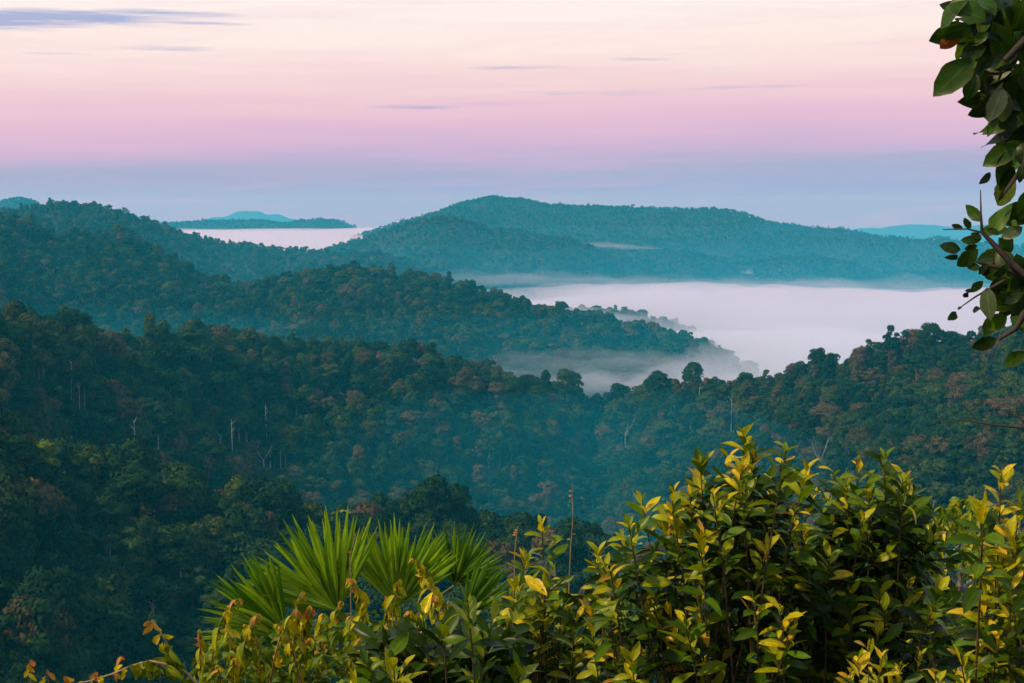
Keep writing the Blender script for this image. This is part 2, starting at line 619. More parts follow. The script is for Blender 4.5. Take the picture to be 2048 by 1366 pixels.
def make_lobes(r_, shape):
    lobes = []
    if shape == "dome":
        Hc, Rc, n = 17.0, 7.0, 16
        for i in range(n):
            an = i * 2.4 + r_.random()
            f = math.sqrt((i + 0.5) / n)
            x, y = math.cos(an) * Rc * f * 0.75, math.sin(an) * Rc * f * 0.75
            z = Hc + 4.6 * (1 - f * f) + r_.normal() * 0.7
            lobes.append((x, y, z, 2.4 + r_.random() * 1.2, 0.75))
        for i in range(7):
            an = i * 0.9 + r_.random()
            lobes.append((math.cos(an) * 5.0, math.sin(an) * 5.0, Hc - 3.2 + r_.normal(), 2.2 + r_.random(), 1.1))
    elif shape == "broad":
        Hc, Rc, n = 15.0, 8.6, 22
        for i in range(n):
            an = i * 2.4 + r_.random() * 0.8
            f = math.sqrt((i + 0.5) / n)
            lobes.append((math.cos(an) * Rc * f * 0.8, math.sin(an) * Rc * f * 0.8, Hc + 5.2 * (1 - f * f) + r_.normal() * 0.8, 2.5 + r_.random() * 1.4, 0.7))
        for i in range(8):
            an = i * 0.8 + r_.random()
            lobes.append((math.cos(an) * 6.4, math.sin(an) * 6.4, Hc - 2.6 + r_.normal(), 2.1 + r_.random(), 1.2))
    elif shape == "umbrella":
        Hc, Rc, n = 18.5, 7.6, 17
        for i in range(n):
            an = i * 2.4 + r_.random()
            f = math.sqrt((i + 0.5) / n)
            lobes.append((math.cos(an) * Rc * f * 0.85, math.sin(an) * Rc * f * 0.85, Hc + 3.6 * (1 - f * f) + r_.normal() * 0.8, 2.1 + r_.random() * 1.0, 0.62))
    elif shape == "tall":
        n = 17
        for i in range(n):
            f = i / (n - 1)
            rr = 3.6 * math.sin(math.pi * (0.18 + 0.74 * f)) + 0.4
            an = i * 2.4
            lobes.append((math.cos(an) * rr * 0.8, math.sin(an) * rr * 0.8, 8 + 17 * f, 1.9 + r_.random() * 0.9, 0.95))
    elif shape == "ragged":
        for i in range(13):
            an = i * 2.4 + r_.random()
            rr = 2.0 + 5.5 * r_.random()
            lobes.append((math.cos(an) * rr, math.sin(an) * rr, 13 + 9 * r_.random(), 1.4 + r_.random() * 1.3, 0.7))
    elif shape == "draped":       # hung with creepers down to the ground
        for i in range(22):
            f = i / 21
            an = i * 2.4
            rr = (2.2 + 2.4 * f) * (0.7 + 0.4 * r_.random())
            lobes.append((math.cos(an) * rr, math.sin(an) * rr, 3 + 15.5 * f, 1.9 + r_.random() * 1.0, 1.0))
    elif shape == "bush":
        for i in range(11):
            an = i * 2.4
            rr = 3.4 * math.sqrt((i + 0.5) / 11)
            lobes.append((math.cos(an) * rr, math.sin(an) * rr, 4.5 + 3.2 * (1 - (rr / 3.8) ** 2), 1.7 + r_.random() * 0.8, 0.9))
    return lobes


def make_trunk(r_, lobes, rad=0.38, limbs=5, sides=6):
    A = Acc()
    top = max(l[2] for l in lobes)
    low = min(l[2] for l in lobes)
    h = low * 0.45 + top * 0.5
    bx, by = r_.normal() * 0.5, r_.normal() * 0.5
    path = [(0, 0, -2.5), (0, 0, 0), (bx * 0.4, by * 0.4, h * 0.35), (bx, by, h * 0.7), (bx * 0.9, by * 1.2, h)]
    A.add(tube(path, [rad * 1.5, rad * 1.2, rad, rad * 0.8, rad * 0.45], sides))
    pick = r_.permutation(len(lobes))[:limbs]
    for k in pick:
        l = lobes[k]
        z0 = min(h * (0.6 + 0.35 * r_.random()), l[2] - 0.8)
        p0 = Vector((bx * 0.9, by, z0))
        p2 = Vector((l[0], l[1], l[2]))
        mid = (p0 + p2) / 2 + Vector((0, 0, -0.10 * (p2 - p0).length))
        A.add(tube([p0, mid, p2], [rad * 0.5, rad * 0.34, rad * 0.14], max(4, sides - 1)))
    return A


SHAPES = ["dome", "umbrella", "tall", "ragged", "draped", "bush", "dome", "draped", "broad", "dome", "broad", "draped"]
PROTO = {}
for lod, (nq, size, limbs, sides) in {"near": (3600, 0.52, 5, 6), "mid": (1000, 0.90, 2, 5), "far": (200, 1.75, 0, 4)}.items():
    PROTO[lod] = []
    for i, sh in enumerate(SHAPES):
        r_ = np.random.default_rng(100 + i)
        lobes = make_lobes(r_, sh)
        k = {"ragged": 0.6, "bush": 0.5}.get(sh, 1.0)
        cv_, cf_, cn_ = crown_quads(r_, lobes, int(nq * k), size)
        tr = make_trunk(r_, lobes, 0.36, limbs, sides)
        crown_me = mesh_from("crown_" + sh + "_" + lod, cv_, cf_, True, [M_CROWN])
        trunk_me = tr.mesh("trunk_" + sh + "_" + lod, [M_TRUNK])
        both = Acc()
        both.add((cv_, cf_), 0).add((tr.v, tr.f), 1)
        both_me = both.mesh("tree_" + sh + "_" + lod, [M_CROWN, M_TRUNK])
        round_normals(crown_me, cn_)
        round_normals(both_me, cn_)
        PROTO[lod].append((sh, crown_me, trunk_me, both_me))

proto_cols = {}
for lod in PROTO:
    c = bpy.data.collections.new("forest_prototypes_" + lod)
    for k, (sh, cm, tm, bm_) in enumerate(PROTO[lod]):
        o = bpy.data.objects.new("tree_%s_%02d" % (lod, k), bm_)
        c.objects.link(o)
    proto_cols[lod] = c

# ------------------------------------------------------------------ scatter the forest
def scatter(r0, r1, spacing, amax=R(24)):
    out = []
    r = r0
    while r < r1:
        sp = spacing(r)
        da = sp / r
        k = int(2 * amax / da)
        a = (np.arange(k) + 0.5) * da - amax + (rng.random(k) - 0.5) * da * 0.95
        rr = r + (rng.random(k) - 0.5) * sp * 0.95
        out.append(np.stack([a, rr], 1))
        r += sp
    return np.concatenate(out)


def spac(r):
    return float(np.interp(r, [0, 380, 600, 900, 2000, 3500, 6500], [7.4, 7.4, 6.9, 6.8, 7.8, 9.0, 11]))


pts = scatter(330, 6500, spac)
pa, pr = pts[:, 0], pts[:, 1]
pz, pidx = terrain_h(pa, pr)
n_all = len(pa)
# patchy heights: emergents among lower trees
pz = pz - np.where(pr > 2300, 5.0, 0.0)
big = fbm(np.sin(pa) * pr / 60, np.cos(pa) * pr / 60, 31, 3)
scl = 0.52 + 0.72 * rng.random(n_all) ** 1.5 + 0.50 * (big - 0.5)
scl = np.where(rng.random(n_all) < 0.04, scl * 1.28, scl)
scl = scl * np.interp(pr, [350, 600, 1000, 1800, 3000], [1.08, 0.94, 0.84, 0.80, 0.50])
top_slope = (pz + 22 * scl) / pr
vis = top_slope > horizon_slope(pa, pr - 12) - 0.004
keep = vis & (pidx < len(RIDGES))
variant = rng.integers(0, len(SHAPES), n_all)
scl = np.where(np.array(SHAPES)[variant] == "tall", np.minimum(scl, 1.0), scl)
# tints: rusty on the near left and right hills, greener low down
patch = fbm(np.sin(pa) * pr / 140, np.cos(pa) * pr / 140, 57, 3)
u = rng.random(n_all)
tint = np.where(u < 0.84, 0.05 + 0.50 * rng.random(n_all), 0.55 + 0.33 * rng.random(n_all))
rust = (pidx == RNAMES.index("near_left_hill")) | (pidx == RNAMES.index("right_hill"))
tint = np.where(rust & (rng.random(n_all) < 0.12 + 1.1 * (patch - 0.5)), 0.62 + 0.25 * rng.random(n_all), tint)
green = (pidx == RNAMES.index("near_spur"))
tint = np.where(green & (rng.random(n_all) < 0.5), 0.05 + 0.36 * rng.random(n_all), tint)
tint = np.where(green & (rng.random(n_all) < 0.06), 0.90 + 0.10 * rng.random(n_all), tint)
rot = rng.random(n_all) * 6.283
wid, tall = 0.82 + 0.42 * rng.random(n_all), 0.84 + 0.38 * rng.random(n_all)
px_, py_, dep_ = to_px(np.stack([np.sin(pa) * pr, np.cos(pa) * pr, pz + 17 * scl], -1))

def ground_hit(px, py):
    """where the sight line of a photograph pixel first meets the land"""
    d = px_dir(px, py)
    h = math.hypot(d.x, d.y)
    rr = np.geomspace(250, 4000, 900)
    zt, _ = terrain_h(np.full_like(rr, math.atan2(d.x, d.y)), rr)
    zl = rr * d.z / h
    k = int(np.argmax(zt > zl))
    return math.atan2(d.x, d.y), float(rr[k]), float(zt[k])


# bare pale trees: (px, py of the foot, height in px, kind)
SNAGS = [(528, 955, 62, "fork", "bleached forked dead tree with wide arms on the left hillside"),
         (274, 960, 88, "pole", "tall pale bare trunk rising left of the forked dead tree"),
         (318, 958, 60, "pole", "short pale trunk beside the tall bare trunk"),
         (445, 945, 50, "pole", "left one of the twin slim pale trunks on the left hillside"),
         (466, 942, 80, "pole", "right one of the twin slim pale trunks on the left hillside"),
         (535, 905, 70, "pole", "straight grey trunk standing above the forked dead tree"),
         (142, 805, 50, "pole", "lone white trunk high on the left hillside near the left edge"),
         (340, 1012, 34, "twig", "small bare twiggy tree below the twin trunks"),
         (562, 958, 34, "pole", "short bare trunk right of the forked dead tree"),
         (570, 1062, 55, "twig", "bare branching tree just above the left fan of the palm"),
         (1640, 965, 80, "twig", "white branching dead tree behind the top of the big bush"),
         (1252, 905, 50, "twig", "thin white dead tree in the blue hollow above the big bush"),
         (1395, 830, 46, "pole", "pale trunk near the top of the right hillside at its left end"),
         (1462, 870, 55, "pole", "slim pale trunk on the right hillside above the big bush"),
         (1920, 880, 60, "twig", "bare grey tree on the right hillside by the bare twig"),
         (1870, 945, 70, "twig", "grey bare crowned tree on the right hillside behind the second bush"),
         (218, 1172, 46, "pole", "pale trunk showing in the dark trees at lower left"),
         (113, 1208, 40, "pole", "short white trunk in the dark trees near the left edge"),
         (160, 840, 40, "pole", "thin pale trunk high on the left hillside below the white one")]
SNAG_POS = []
for (sx, sy, sh_px, kd, lab) in SNAGS:
    a_, r_g, z_g = ground_hit(sx, sy)
    hgt = sh_px / F2 * r_g + (9 if kd == "pole" else 6)
    SNAG_POS.append((a_, r_g, z_g, hgt, kd, lab))
    lateral = np.abs(pa - a_) * pr
    keep &= ~((lateral < 5.0) & (pr > r_g - 18) & (pr < r_g + 3))

# ---- individuals: those that show largest
score = np.where(keep & (px_ > -20) & (px_ < 2068) & (py_ < 1385) & (py_ > 560) & (pr < 1150), scl / pr, 0)
# what the foreground hides is no use as an individual
hidden = ((px_ > 1180) & (py_ > 1010)) | ((px_ > 430) & (py_ > 1240))
clear = top_slope > horizon_slope(pa, pr - 8) + 0.006
score = np.where(hidden | ~clear, 0, score)
N_IND = 290
ind = np.argsort(-score)[:N_IND]
ind = ind[score[ind] > 0]
is_ind = np.zeros(n_all, bool)
is_ind[ind] = True

COLOURS = [(0.16, "blackish-green"), (0.32, "dark-green"), (0.46, "deep-green"), (0.58, "mid-green"), (0.68, "olive-brown"),
           (0.78, "dull-brown"), (0.895, "rusty-brown"), (2.0, "yellow-green")]
SHAPE_W = {"dome": "round-crowned", "umbrella": "flat-topped", "tall": "tall narrow", "ragged": "ragged open", "draped": "creeper-hung",
           "bush": "low bushy", "broad": "broad domed"}
COLS = [(130, "at the left edge"), (290, "far left of the palm"), (470, "just left of the palm"), (700, "above the left fan"),
        (930, "above the right fans"), (1130, "above the small shrub"), (1400, "left above the big bush"),
        (1640, "right above the big bush"), (1860, "above the second bush"), (9999, "at the right edge")]


def tree_words(t, sh, px, py, rn):
    colr = next(w_ for lim, w_ in COLOURS if t < lim)
    colm = next(w_ for lim, w_ in COLS if px < lim)
    if rn == "near_spur":
        row = "atop the near slope" if py < 1060 else ("low on the near slope" if py > 1180 else "midway on the near slope")
    elif rn == "near_left_hill":
        row = "high on the left hillside" if py < 790 else "low on the left hillside"
    else:
        row = "high on the right hillside" if py < 800 else "low on the right hillside"
    return "%s %s tree %s, %s" % (colr, SHAPE_W[sh], row, colm)


ORD = ("first second third fourth fifth sixth seventh eighth ninth tenth eleventh twelfth thirteenth fourteenth fifteenth "
       "sixteenth seventeenth eighteenth nineteenth twentieth").split()
IND = []
for k in ind:
    IND.append(dict(v=int(variant[k]), a=pa[k], r=pr[k], z=pz[k], s=float(scl[k] * wid[k]), zf=float(tall[k] / wid[k]), rot=rot[k], tint=float(tint[k]), px=float(px_[k]),
                    label=tree_words(tint[k], SHAPES[variant[k]], px_[k], py_[k], RNAMES[pidx[k]])))
byl = {}
for d_ in IND:
    byl.setdefault(d_["label"], []).append(d_)
for lab, ds in byl.items():
    if len(ds) > 1:
        ds.sort(key=lambda q: q["px"])
        for n_, d_ in enumerate(ds):
            d_["label"] = lab + (", left one" if (len(ds) == 2 and n_ == 0) else ", right one" if len(ds) == 2 else ", %s from left" % ORD[min(n_, 19)])
            if len(d_["label"].replace("-", " ").split()) > 16:
                d_["label"] = d_["label"].replace(" from left", " one").replace("on the right hillside", "on right hillside").replace("on the left hillside", "on left hillside")
# tall trees that stand out on the skyline: (px of the trunk, variant, size, tint, label)
EMERGENT = [(1868, 8, 0.98, 0.20, "right_hill", "big wide-crowned tree standing out on the right hill's skyline"),
            (1788, 3, 1.05, 0.15, "right_hill", "open lacy tree on the skyline left of the big wide-crowned tree"),
            (1745, 3, 0.85, 0.25, "right_hill", "small open skyline tree left of the lacy one"),
            (1640, 0, 0.95, 0.12, "right_hill", "dark round tree on the lower part of the right skyline"),
            (1606, 4, 0.90, 0.30, "right_hill", "creeper-hung tree low on the right skyline beside the dark round one"),
            (1388, 6, 1.05, 0.34, "right_hill", "tall round-headed tree standing before the fog in the saddle"),
            (1495, 8, 0.85, 0.18, "right_hill", "squat dark tree on the skyline right of the round-headed one"),
            (1318, 10, 1.05, 0.22, "right_hill", "massive dark domed tree left of the round-headed tree in the saddle"),
            (1138, 8, 1.20, 0.42, "near_left_hill", "pale green spreading tree at the end of the left hill's skyline"),
            (1092, 2, 0.85, 0.10, "near_left_hill", "narrow dark tree at the foot of the left hill's skyline"),
            (862, 2, 0.80, 0.12, "near_left_hill", "pointed dark tree on the middle of the left hill's skyline"),
            (1195, 9, 0.80, 0.35, "near_left_hill", "small rounded tree in the dip between the two hills")]
for (ex, v_, sz, tn, rn, lab) in EMERGENT:
    q = RIDGES[RNAMES.index(rn)]
    a_ = math.atan2((ex - 1024) / F2, 1.0)
    r_e = float(np.interp(a_, q["a"], q["r"])) - 6
    z_e = float(terrain_h(np.array([a_]), np.array([r_e]))[0][0])
    near_ = (np.abs(pa - a_) * pr < 6.0) & (np.abs(pr - r_e) < 7.0)
    keep &= ~near_
    IND.append(dict(v=v_, a=a_, r=r_e, z=z_e, s=sz * 1.12, zf=1.30, rot=rnd.random() * 6, tint=tn, px=ex, label=lab))

for d_ in IND:
    sh, cm, tm, _ = PROTO["near"][d_["v"]]
    root = empty("forest_tree", (math.sin(d_["a"]) * d_["r"], math.cos(d_["a"]) * d_["r"], d_["z"]))
    root.rotation_euler = (0, 0, d_["rot"])
    root.scale = (d_["s"], d_["s"], d_["s"] * d_.get("zf", 0.92 + 0.2 * rnd.random()))
    c = link("crown", cm, root)
    c["tint"] = d_["tint"]
    link("trunk", tm, root)
    tag(root, d_["label"], "tree", "forest trees on the nearer slopes")


def snag_parts(kind, h, seed):
    r_ = random.Random(seed)
    A, B = Acc(), Acc()
    rad = max(0.15, h * 0.011)
    lean = (r_.uniform(-0.06, 0.06) * h, r_.uniform(-0.06, 0.06) * h)
    th = h * {"pole": 0.92, "fork": 0.45, "twig": 0.5}[kind]
    A.add(tube([(0, 0, -2), (0, 0, 0), (lean[0] * 0.5, lean[1] * 0.5, th * 0.5), (lean[0], lean[1], th)],
               [rad * 1.2, rad, rad * 0.85, rad * (0.35 if kind == "pole" else 0.7)], 6))
    nb = {"pole": 3, "fork": 5, "twig": 9}[kind]
    for k in range(nb):
        an = r_.uniform(0, 6.28) if kind != "fork" else (0.15 if k % 2 else 3.0) + r_.uniform(-0.5, 0.5)
        z0 = th * (r_.uniform(0.75, 0.98) if kind == "pole" else r_.uniform(0.7, 1.0))
        L = h * (r_.uniform(0.06, 0.13) if kind == "pole" else r_.uniform(0.32, 0.55))
        e = r_.uniform(0.5, 1.1)
        p0 = Vector((lean[0] * z0 / th, lean[1] * z0 / th, z0))
        d = Vector((math.cos(an) * math.cos(e), math.sin(an) * math.cos(e), math.sin(e)))
        p1 = p0 + d * L * 0.5 + Vector((0, 0, -L * 0.05))
        p2 = p0 + d * L + Vector((0, 0, L * 0.12))
        B.add(tube([p0, p1, p2], [rad * 0.55, rad * 0.4, rad * 0.15], 5))
        for q in range(2 if kind != "pole" else 0):
            a2 = an + r_.uniform(-1, 1)
            d2 = Vector((math.cos(a2) * 0.7, math.sin(a2) * 0.7, r_.uniform(0.3, 0.9)))
            B.add(tube([p1.lerp(p2, q * 0.5), p1.lerp(p2, q * 0.5) + d2 * L * 0.4], [rad * 0.28, rad * 0.08], 4))
    return A, B


for k, (a_, r_g, z_g, hgt, kd, lab) in enumerate(SNAG_POS):
    root = empty("bare_tree", (math.sin(a_) * r_g, math.cos(a_) * r_g, z_g))
    A, B = snag_parts(kd, hgt, 40 + k)
    link("trunk", A.mesh("bare_trunk", [M_SNAG]), root)
    link("branches", B.mesh("bare_branches", [M_SNAG]), root)
    tag(root, lab, "tree", "bare pale trees on the slopes")


# ---- all other trees: one stand of forest per hill
def forest_nodes(lod):
    g = bpy.data.node_groups.new("forest_" + lod, "GeometryNodeTree")
    g.interface.new_socket("Geometry", in_out="INPUT", socket_type="NodeSocketGeometry")
    g.interface.new_socket("Geometry", in_out="OUTPUT", socket_type="NodeSocketGeometry")
    gi = g.nodes.new("NodeGroupInput")
    go = g.nodes.new("NodeGroupOutput")
    ci = g.nodes.new("GeometryNodeCollectionInfo")
    ci.inputs["Collection"].default_value = proto_cols[lod]
    ci.inputs["Separate Children"].default_value = True
    ci.inputs["Reset Children"].default_value = True
    ip = g.nodes.new("GeometryNodeInstanceOnPoints")
    ip.inputs["Pick Instance"].default_value = True
    def named(nm, ty):
        a = g.nodes.new("GeometryNodeInputNamedAttribute")
        a.data_type = ty
        a.inputs["Name"].default_value = nm
        return a.outputs["Attribute"]
    g.links.new(gi.outputs[0], ip.inputs["Points"])
    g.links.new(ci.outputs[0], ip.inputs["Instance"])
    g.links.new(named("variant", "INT"), ip.inputs["Instance Index"])
    g.links.new(named("turn", "FLOAT_VECTOR"), ip.inputs["Rotation"])
    g.links.new(named("size", "FLOAT_VECTOR"), ip.inputs["Scale"])
    g.links.new(ip.outputs[0], go.inputs[0])
    return g


GN = {lod: forest_nodes(lod) for lod in PROTO}
FOREST_LABELS = {
    "far_range": None, "left_far": "hazy blue forest on the far ridge at the left edge",
    "low_far": "dark band of forest on the low far ridge behind the fog",
    "main_mountain": "blue hazy forest covering the big far mountain",
    "mid_low": "hazy forest on the low foothills beyond the fog",
    "mid_hill": "teal forest covering the rounded hill before the big mountain",
    "left_ridge": "teal forest along the long descending ridge at far left",
    "fog_islands": "faint tree tops standing out of the white fog",
    "centre_ridge": "blue green forest on the middle ridge that ends in fog",
    "near_left_hill": "rusty and dark green forest covering the left hillside",
    "right_hill": "brown green forest covering the right hillside",
    "near_spur": "dark shaded forest on the near spur at lower left",
}
for ri, nm in enumerate(RNAMES):
    sel = np.where(keep & (pidx == ri) & ~is_ind)[0]
    if len(sel) == 0 or FOREST_LABELS[nm] is None:
        continue
    rmean = pr[sel].mean()
    lod = "near" if rmean < 800 else ("mid" if rmean < 2400 else "far")
    if nm in ("near_left_hill", "right_hill"):
        lod = "near"
    me = mesh_from("forest", np.stack([np.sin(pa[sel]) * pr[sel], np.cos(pa[sel]) * pr[sel], pz[sel]], -1), [])
    def att(name, ty, data, field="value"):
        at_ = me.attributes.new(name, ty, "POINT")
        at_.data.foreach_set(field, np.asarray(data).ravel())
    att("variant", "INT", variant[sel].astype(np.int32))
    att("tint", "FLOAT", tint[sel].astype(np.float32))
    z0 = np.zeros(len(sel))
    att("turn", "FLOAT_VECTOR", np.stack([z0, z0, rot[sel]], 1).astype(np.float32), "vector")
    att("size", "FLOAT_VECTOR", np.stack([scl[sel] * wid[sel], scl[sel] * wid[sel], scl[sel] * tall[sel]], 1).astype(np.float32), "vector")
    o = link("forest", me)
    md = o.modifiers.new("stand", "NODES")
    md.node_group = GN[lod]
    tag(o, FOREST_LABELS[nm], "forest", None, "stuff")
    pass

# ------------------------------------------------------------------ fog banks and haze
M_FOG = volume_mat("valley_fog", 0.006, (0.775, 0.865, 0.984), absorb=(0, 0, 0))


def fog_sheet(name, mat, x0, x1, y0, y1, top, zb, n=90):
    """closed body of fog: top(x, y) gives the height of its upper surface, zb its flat underside"""
    xs, ys = np.linspace(x0, x1, n), np.linspace(y0, y1, n)
    X, Y = np.meshgrid(xs, ys, indexing="ij")
    T = np.maximum(top(X, Y), zb + 0.05)
    edge = np.zeros_like(T, bool)
    edge[0, :] = edge[-1, :] = edge[:, 0] = edge[:, -1] = True
    T[edge] = zb + 0.02
    B = np.full_like(T, zb)
    v = np.concatenate([np.stack([X, Y, T], -1).reshape(-1, 3), np.stack([X, Y, B], -1).reshape(-1, 3)])
    i, j = np.meshgrid(np.arange(n - 1), np.arange(n - 1), indexing="ij")
    q = (i * n + j).ravel()
    ft = np.stack([q, q + n, q + n + 1, q + 1], 1)
    fb = ft[:, ::-1] + n * n
    ring = [k * n for k in range(n)] + [(n - 1) * n + k for k in range(1, n)] + [k * n + n - 1 for k in range(n - 2, -1, -1)] + [k for k in range(n - 2, 0, -1)]
    ring = np.array(ring)
    nx = np.roll(ring, -1)
    fs_ = np.stack([ring, ring + n * n, nx + n * n, nx], 1)
    me = mesh_from(name, v, np.concatenate([ft, fb, fs_[:, ::-1]]), True, [mat])
    return link(name, me)


def sstep(e0, e1, x):
    t = np.clip((x - e0) / (e1 - e0), 0, 1)
    return t * t * (3 - 2 * t)


def lake_top(X, Y):
    a = np.arctan2(X, Y)
    r = np.hypot(X, Y)
    n = fbm(X / 260, Y / 520, 91, 4) - 0.5
    n2 = fbm(X / 90, Y / 200, 93, 3) - 0.5
    z = -172 + 46 * n + 20 * n2
    # lower and thinner towards the near left, gone behind the left hills
    z = z - 80 * (1 - sstep(-0.03, 0.15, a + 0.10 * n + (r - 1500) / 5000)) - 10 * (1 - sstep(1350, 1700, r))
    z = z - 40 * sstep(2850, 3300, r)
    return z


f = fog_sheet("fog", M_FOG, -350, 2600, 1180, 3500, lake_top, -259)
tag(f, "wide white fog lake filling the valley at right", "fog", None, "stuff")


def far_top(X, Y):
    n = fbm(X / 500, Y / 1200, 95, 4) - 0.5
    return -122 + 22 * n - 30 * sstep(-500, -200, X)


f = fog_sheet("fog", M_FOG, -2600, -150, 3300, 6100, far_top, -200)
tag(f, "white fog behind the left ridge below the low far ridge", "fog", None, "stuff")

M_FARVEIL = volume_mat("far_blue_mist", 0.00011, (0.03, 0.62, 0.95), absorb=(1, 0.3, 1))
M_VEIL = volume_mat("blue_mist", 0.00022, (0.03, 0.70, 0.95), absorb=(1, 0.4, 1))
VEILS = [(-46, 1850, 3250, 99, "highest thin blue mist layer behind the middle ridge"),
         (-84, 1850, 3250, 103, "second thin blue mist layer behind the middle ridge"),
         (-124, 1850, 3250, 107, "lowest thin blue mist layer behind the middle ridge"),
         (-100, 1050, 1760, 113, "upper thin blue mist layer before the middle ridge"),
         (-138, 1050, 1760, 117, "lower thin blue mist layer before the middle ridge")]
for (z_v, y0_v, y1_v, sd_v, lab) in VEILS:
    def veil_top(X, Y):
        n = fbm(X / 300, Y / 400, sd_v, 4) - 0.5
        t_ = (Y - y0_v) / (y1_v - y0_v)
        e = np.interp(t_, [0, 0.3, 0.7, 1], [-160, 0, 0, -160]) - 150 * sstep(1500, 2300, np.abs(X))
        return z_v + 58 * n + e
    f = fog_sheet("mist", M_FARVEIL if y0_v > 1500 else M_VEIL, -2400, 2400, y0_v, y1_v, veil_top, -262, 90)
    tag(f, lab, "mist", None, "stuff")


def hollow_top(X, Y):
    n = fbm(X / 120, Y / 160, 109, 3) - 0.5
    q = ((X - 30) / 260) ** 2 + ((Y - 860) / 300) ** 2
    return -255 + 128 * np.clip(1.15 - q, 0, 1) ** 0.6 + 24 * n


f = fog_sheet("mist", volume_mat("hollow_mist", 0.00042, (0.02, 0.66, 0.90)), -420, 480, 530, 1160, hollow_top, -258, 60)
tag(f, "blue mist pooled in the hollow between the left and right hills", "mist", None, "stuff")


def lens_top(x0, y0, rx, ry, z, h, sd):
    def fn(X, Y):
        q = ((X - x0) / rx) ** 2 + ((Y - y0) / ry) ** 2
        return z - 5 + (h + 5) * (1 - q) + h * 3.6 * (fbm(X / min(rx * 0.5, 90), Y / min(ry * 0.35, 60), sd, 4) - 0.55)
    return fn


M_WISP = volume_mat("fog_wisp", 0.0060, (0.775, 0.865, 0.984), absorb=(0, 0, 0))
M_SHORE = volume_mat("shore_fog", 0.0011, (0.775, 0.865, 0.984), absorb=(0, 0, 0))
M_FAINT = volume_mat("faint_fog", 0.0022, (0.775, 0.865, 0.984), absorb=(0, 0, 0))
for (px, py, rg, hw, hd, hh, m_, lab) in [
        (1190, 490, 3640, 120, 90, 9, M_FAINT, "small strip of white fog tucked below the big mountain"),
        (1270, 494, 3660, 70, 80, 7, M_FAINT, "faint fog shred right of the strip below the big mountain"),
        (535, 571, 2150, 55, 90, 7, M_FAINT, "pocket of white mist behind the dip of the middle ridge"),
        (1494, 543, 3150, 14, 26, 8, M_WISP, "tiny puff of mist above the fog lake's far shore"),
        (960, 556, 2750, 190, 150, 12, M_SHORE, "thin fog streak at the left end of the fog lake's far shore"),
        (1120, 562, 2850, 300, 170, 16, M_SHORE, "long pale fog streak left along the fog lake's far shore"),
        (1330, 572, 2900, 300, 170, 16, M_SHORE, "long pale fog streak midway along the fog lake's far shore"),
        (1560, 572, 2950, 320, 180, 18, M_SHORE, "long pale fog streak right along the fog lake's far shore"),
        (1780, 576, 2950, 320, 170, 16, M_SHORE, "pale fog streak at the right end of the far shore"),
        (1240, 634, 2080, 170, 90, 9, M_FAINT, "fog scarf over the tree tops behind the middle ridge's tip"),
        (1090, 692, 1560, 120, 80, 6, M_FAINT, "upper streak of thin fog along the middle ridge's foot"),
        (1270, 708, 1540, 110, 60, 4, M_FAINT, "bright fog streak wrapping the tip of the middle ridge"),
        (1150, 728, 1440, 150, 90, 9, M_FAINT, "broad faint fog streak in the hollow before the middle ridge"),
        (1210, 770, 1300, 130, 80, 12, M_WISP, "dense low fog lying in the saddle between the two hills"),
        (1010, 745, 1330, 70, 60, 8, M_FAINT, "thin fog feathering out behind the left hill's skyline")]:
    c0 = ray_pt(px, py, rg)
    f = fog_sheet("fog", m_, c0.x - hw * 1.5, c0.x + hw * 1.5, c0.y - hd * 1.5, c0.y + hd * 1.5,
                  lens_top(c0.x, c0.y, hw, hd, c0.z, hh, 141 + int(px)), c0.z - 5, 56)
    tag(f, lab, "fog", None, "stuff")

haze_me = bpy.data.meshes.new("haze")
hx, hy0, hy1, hz0, hz1 = 24000, -24000, 24000, -690.0, 54.0
hv = [(sx * hx, yy, zz) for zz in (hz0, hz1) for (sx, yy) in ((-1, hy0), (1, hy0), (1, hy1), (-1, hy1))]
haze_me.from_pydata(hv, [], [(3, 2, 1, 0), (4, 5, 6, 7), (0, 1, 5, 4), (1, 2, 6, 5), (2, 3, 7, 6), (3, 0, 4, 7)])
haze_me.materials.append(volume_mat("morning_haze", 0.000106, (0.035, 0.68, 0.97), absorb=(1, 0.08, 1)))
haze = link("haze", haze_me)
tag(haze, "blue morning haze hanging over the valleys", "haze", None, "stuff")

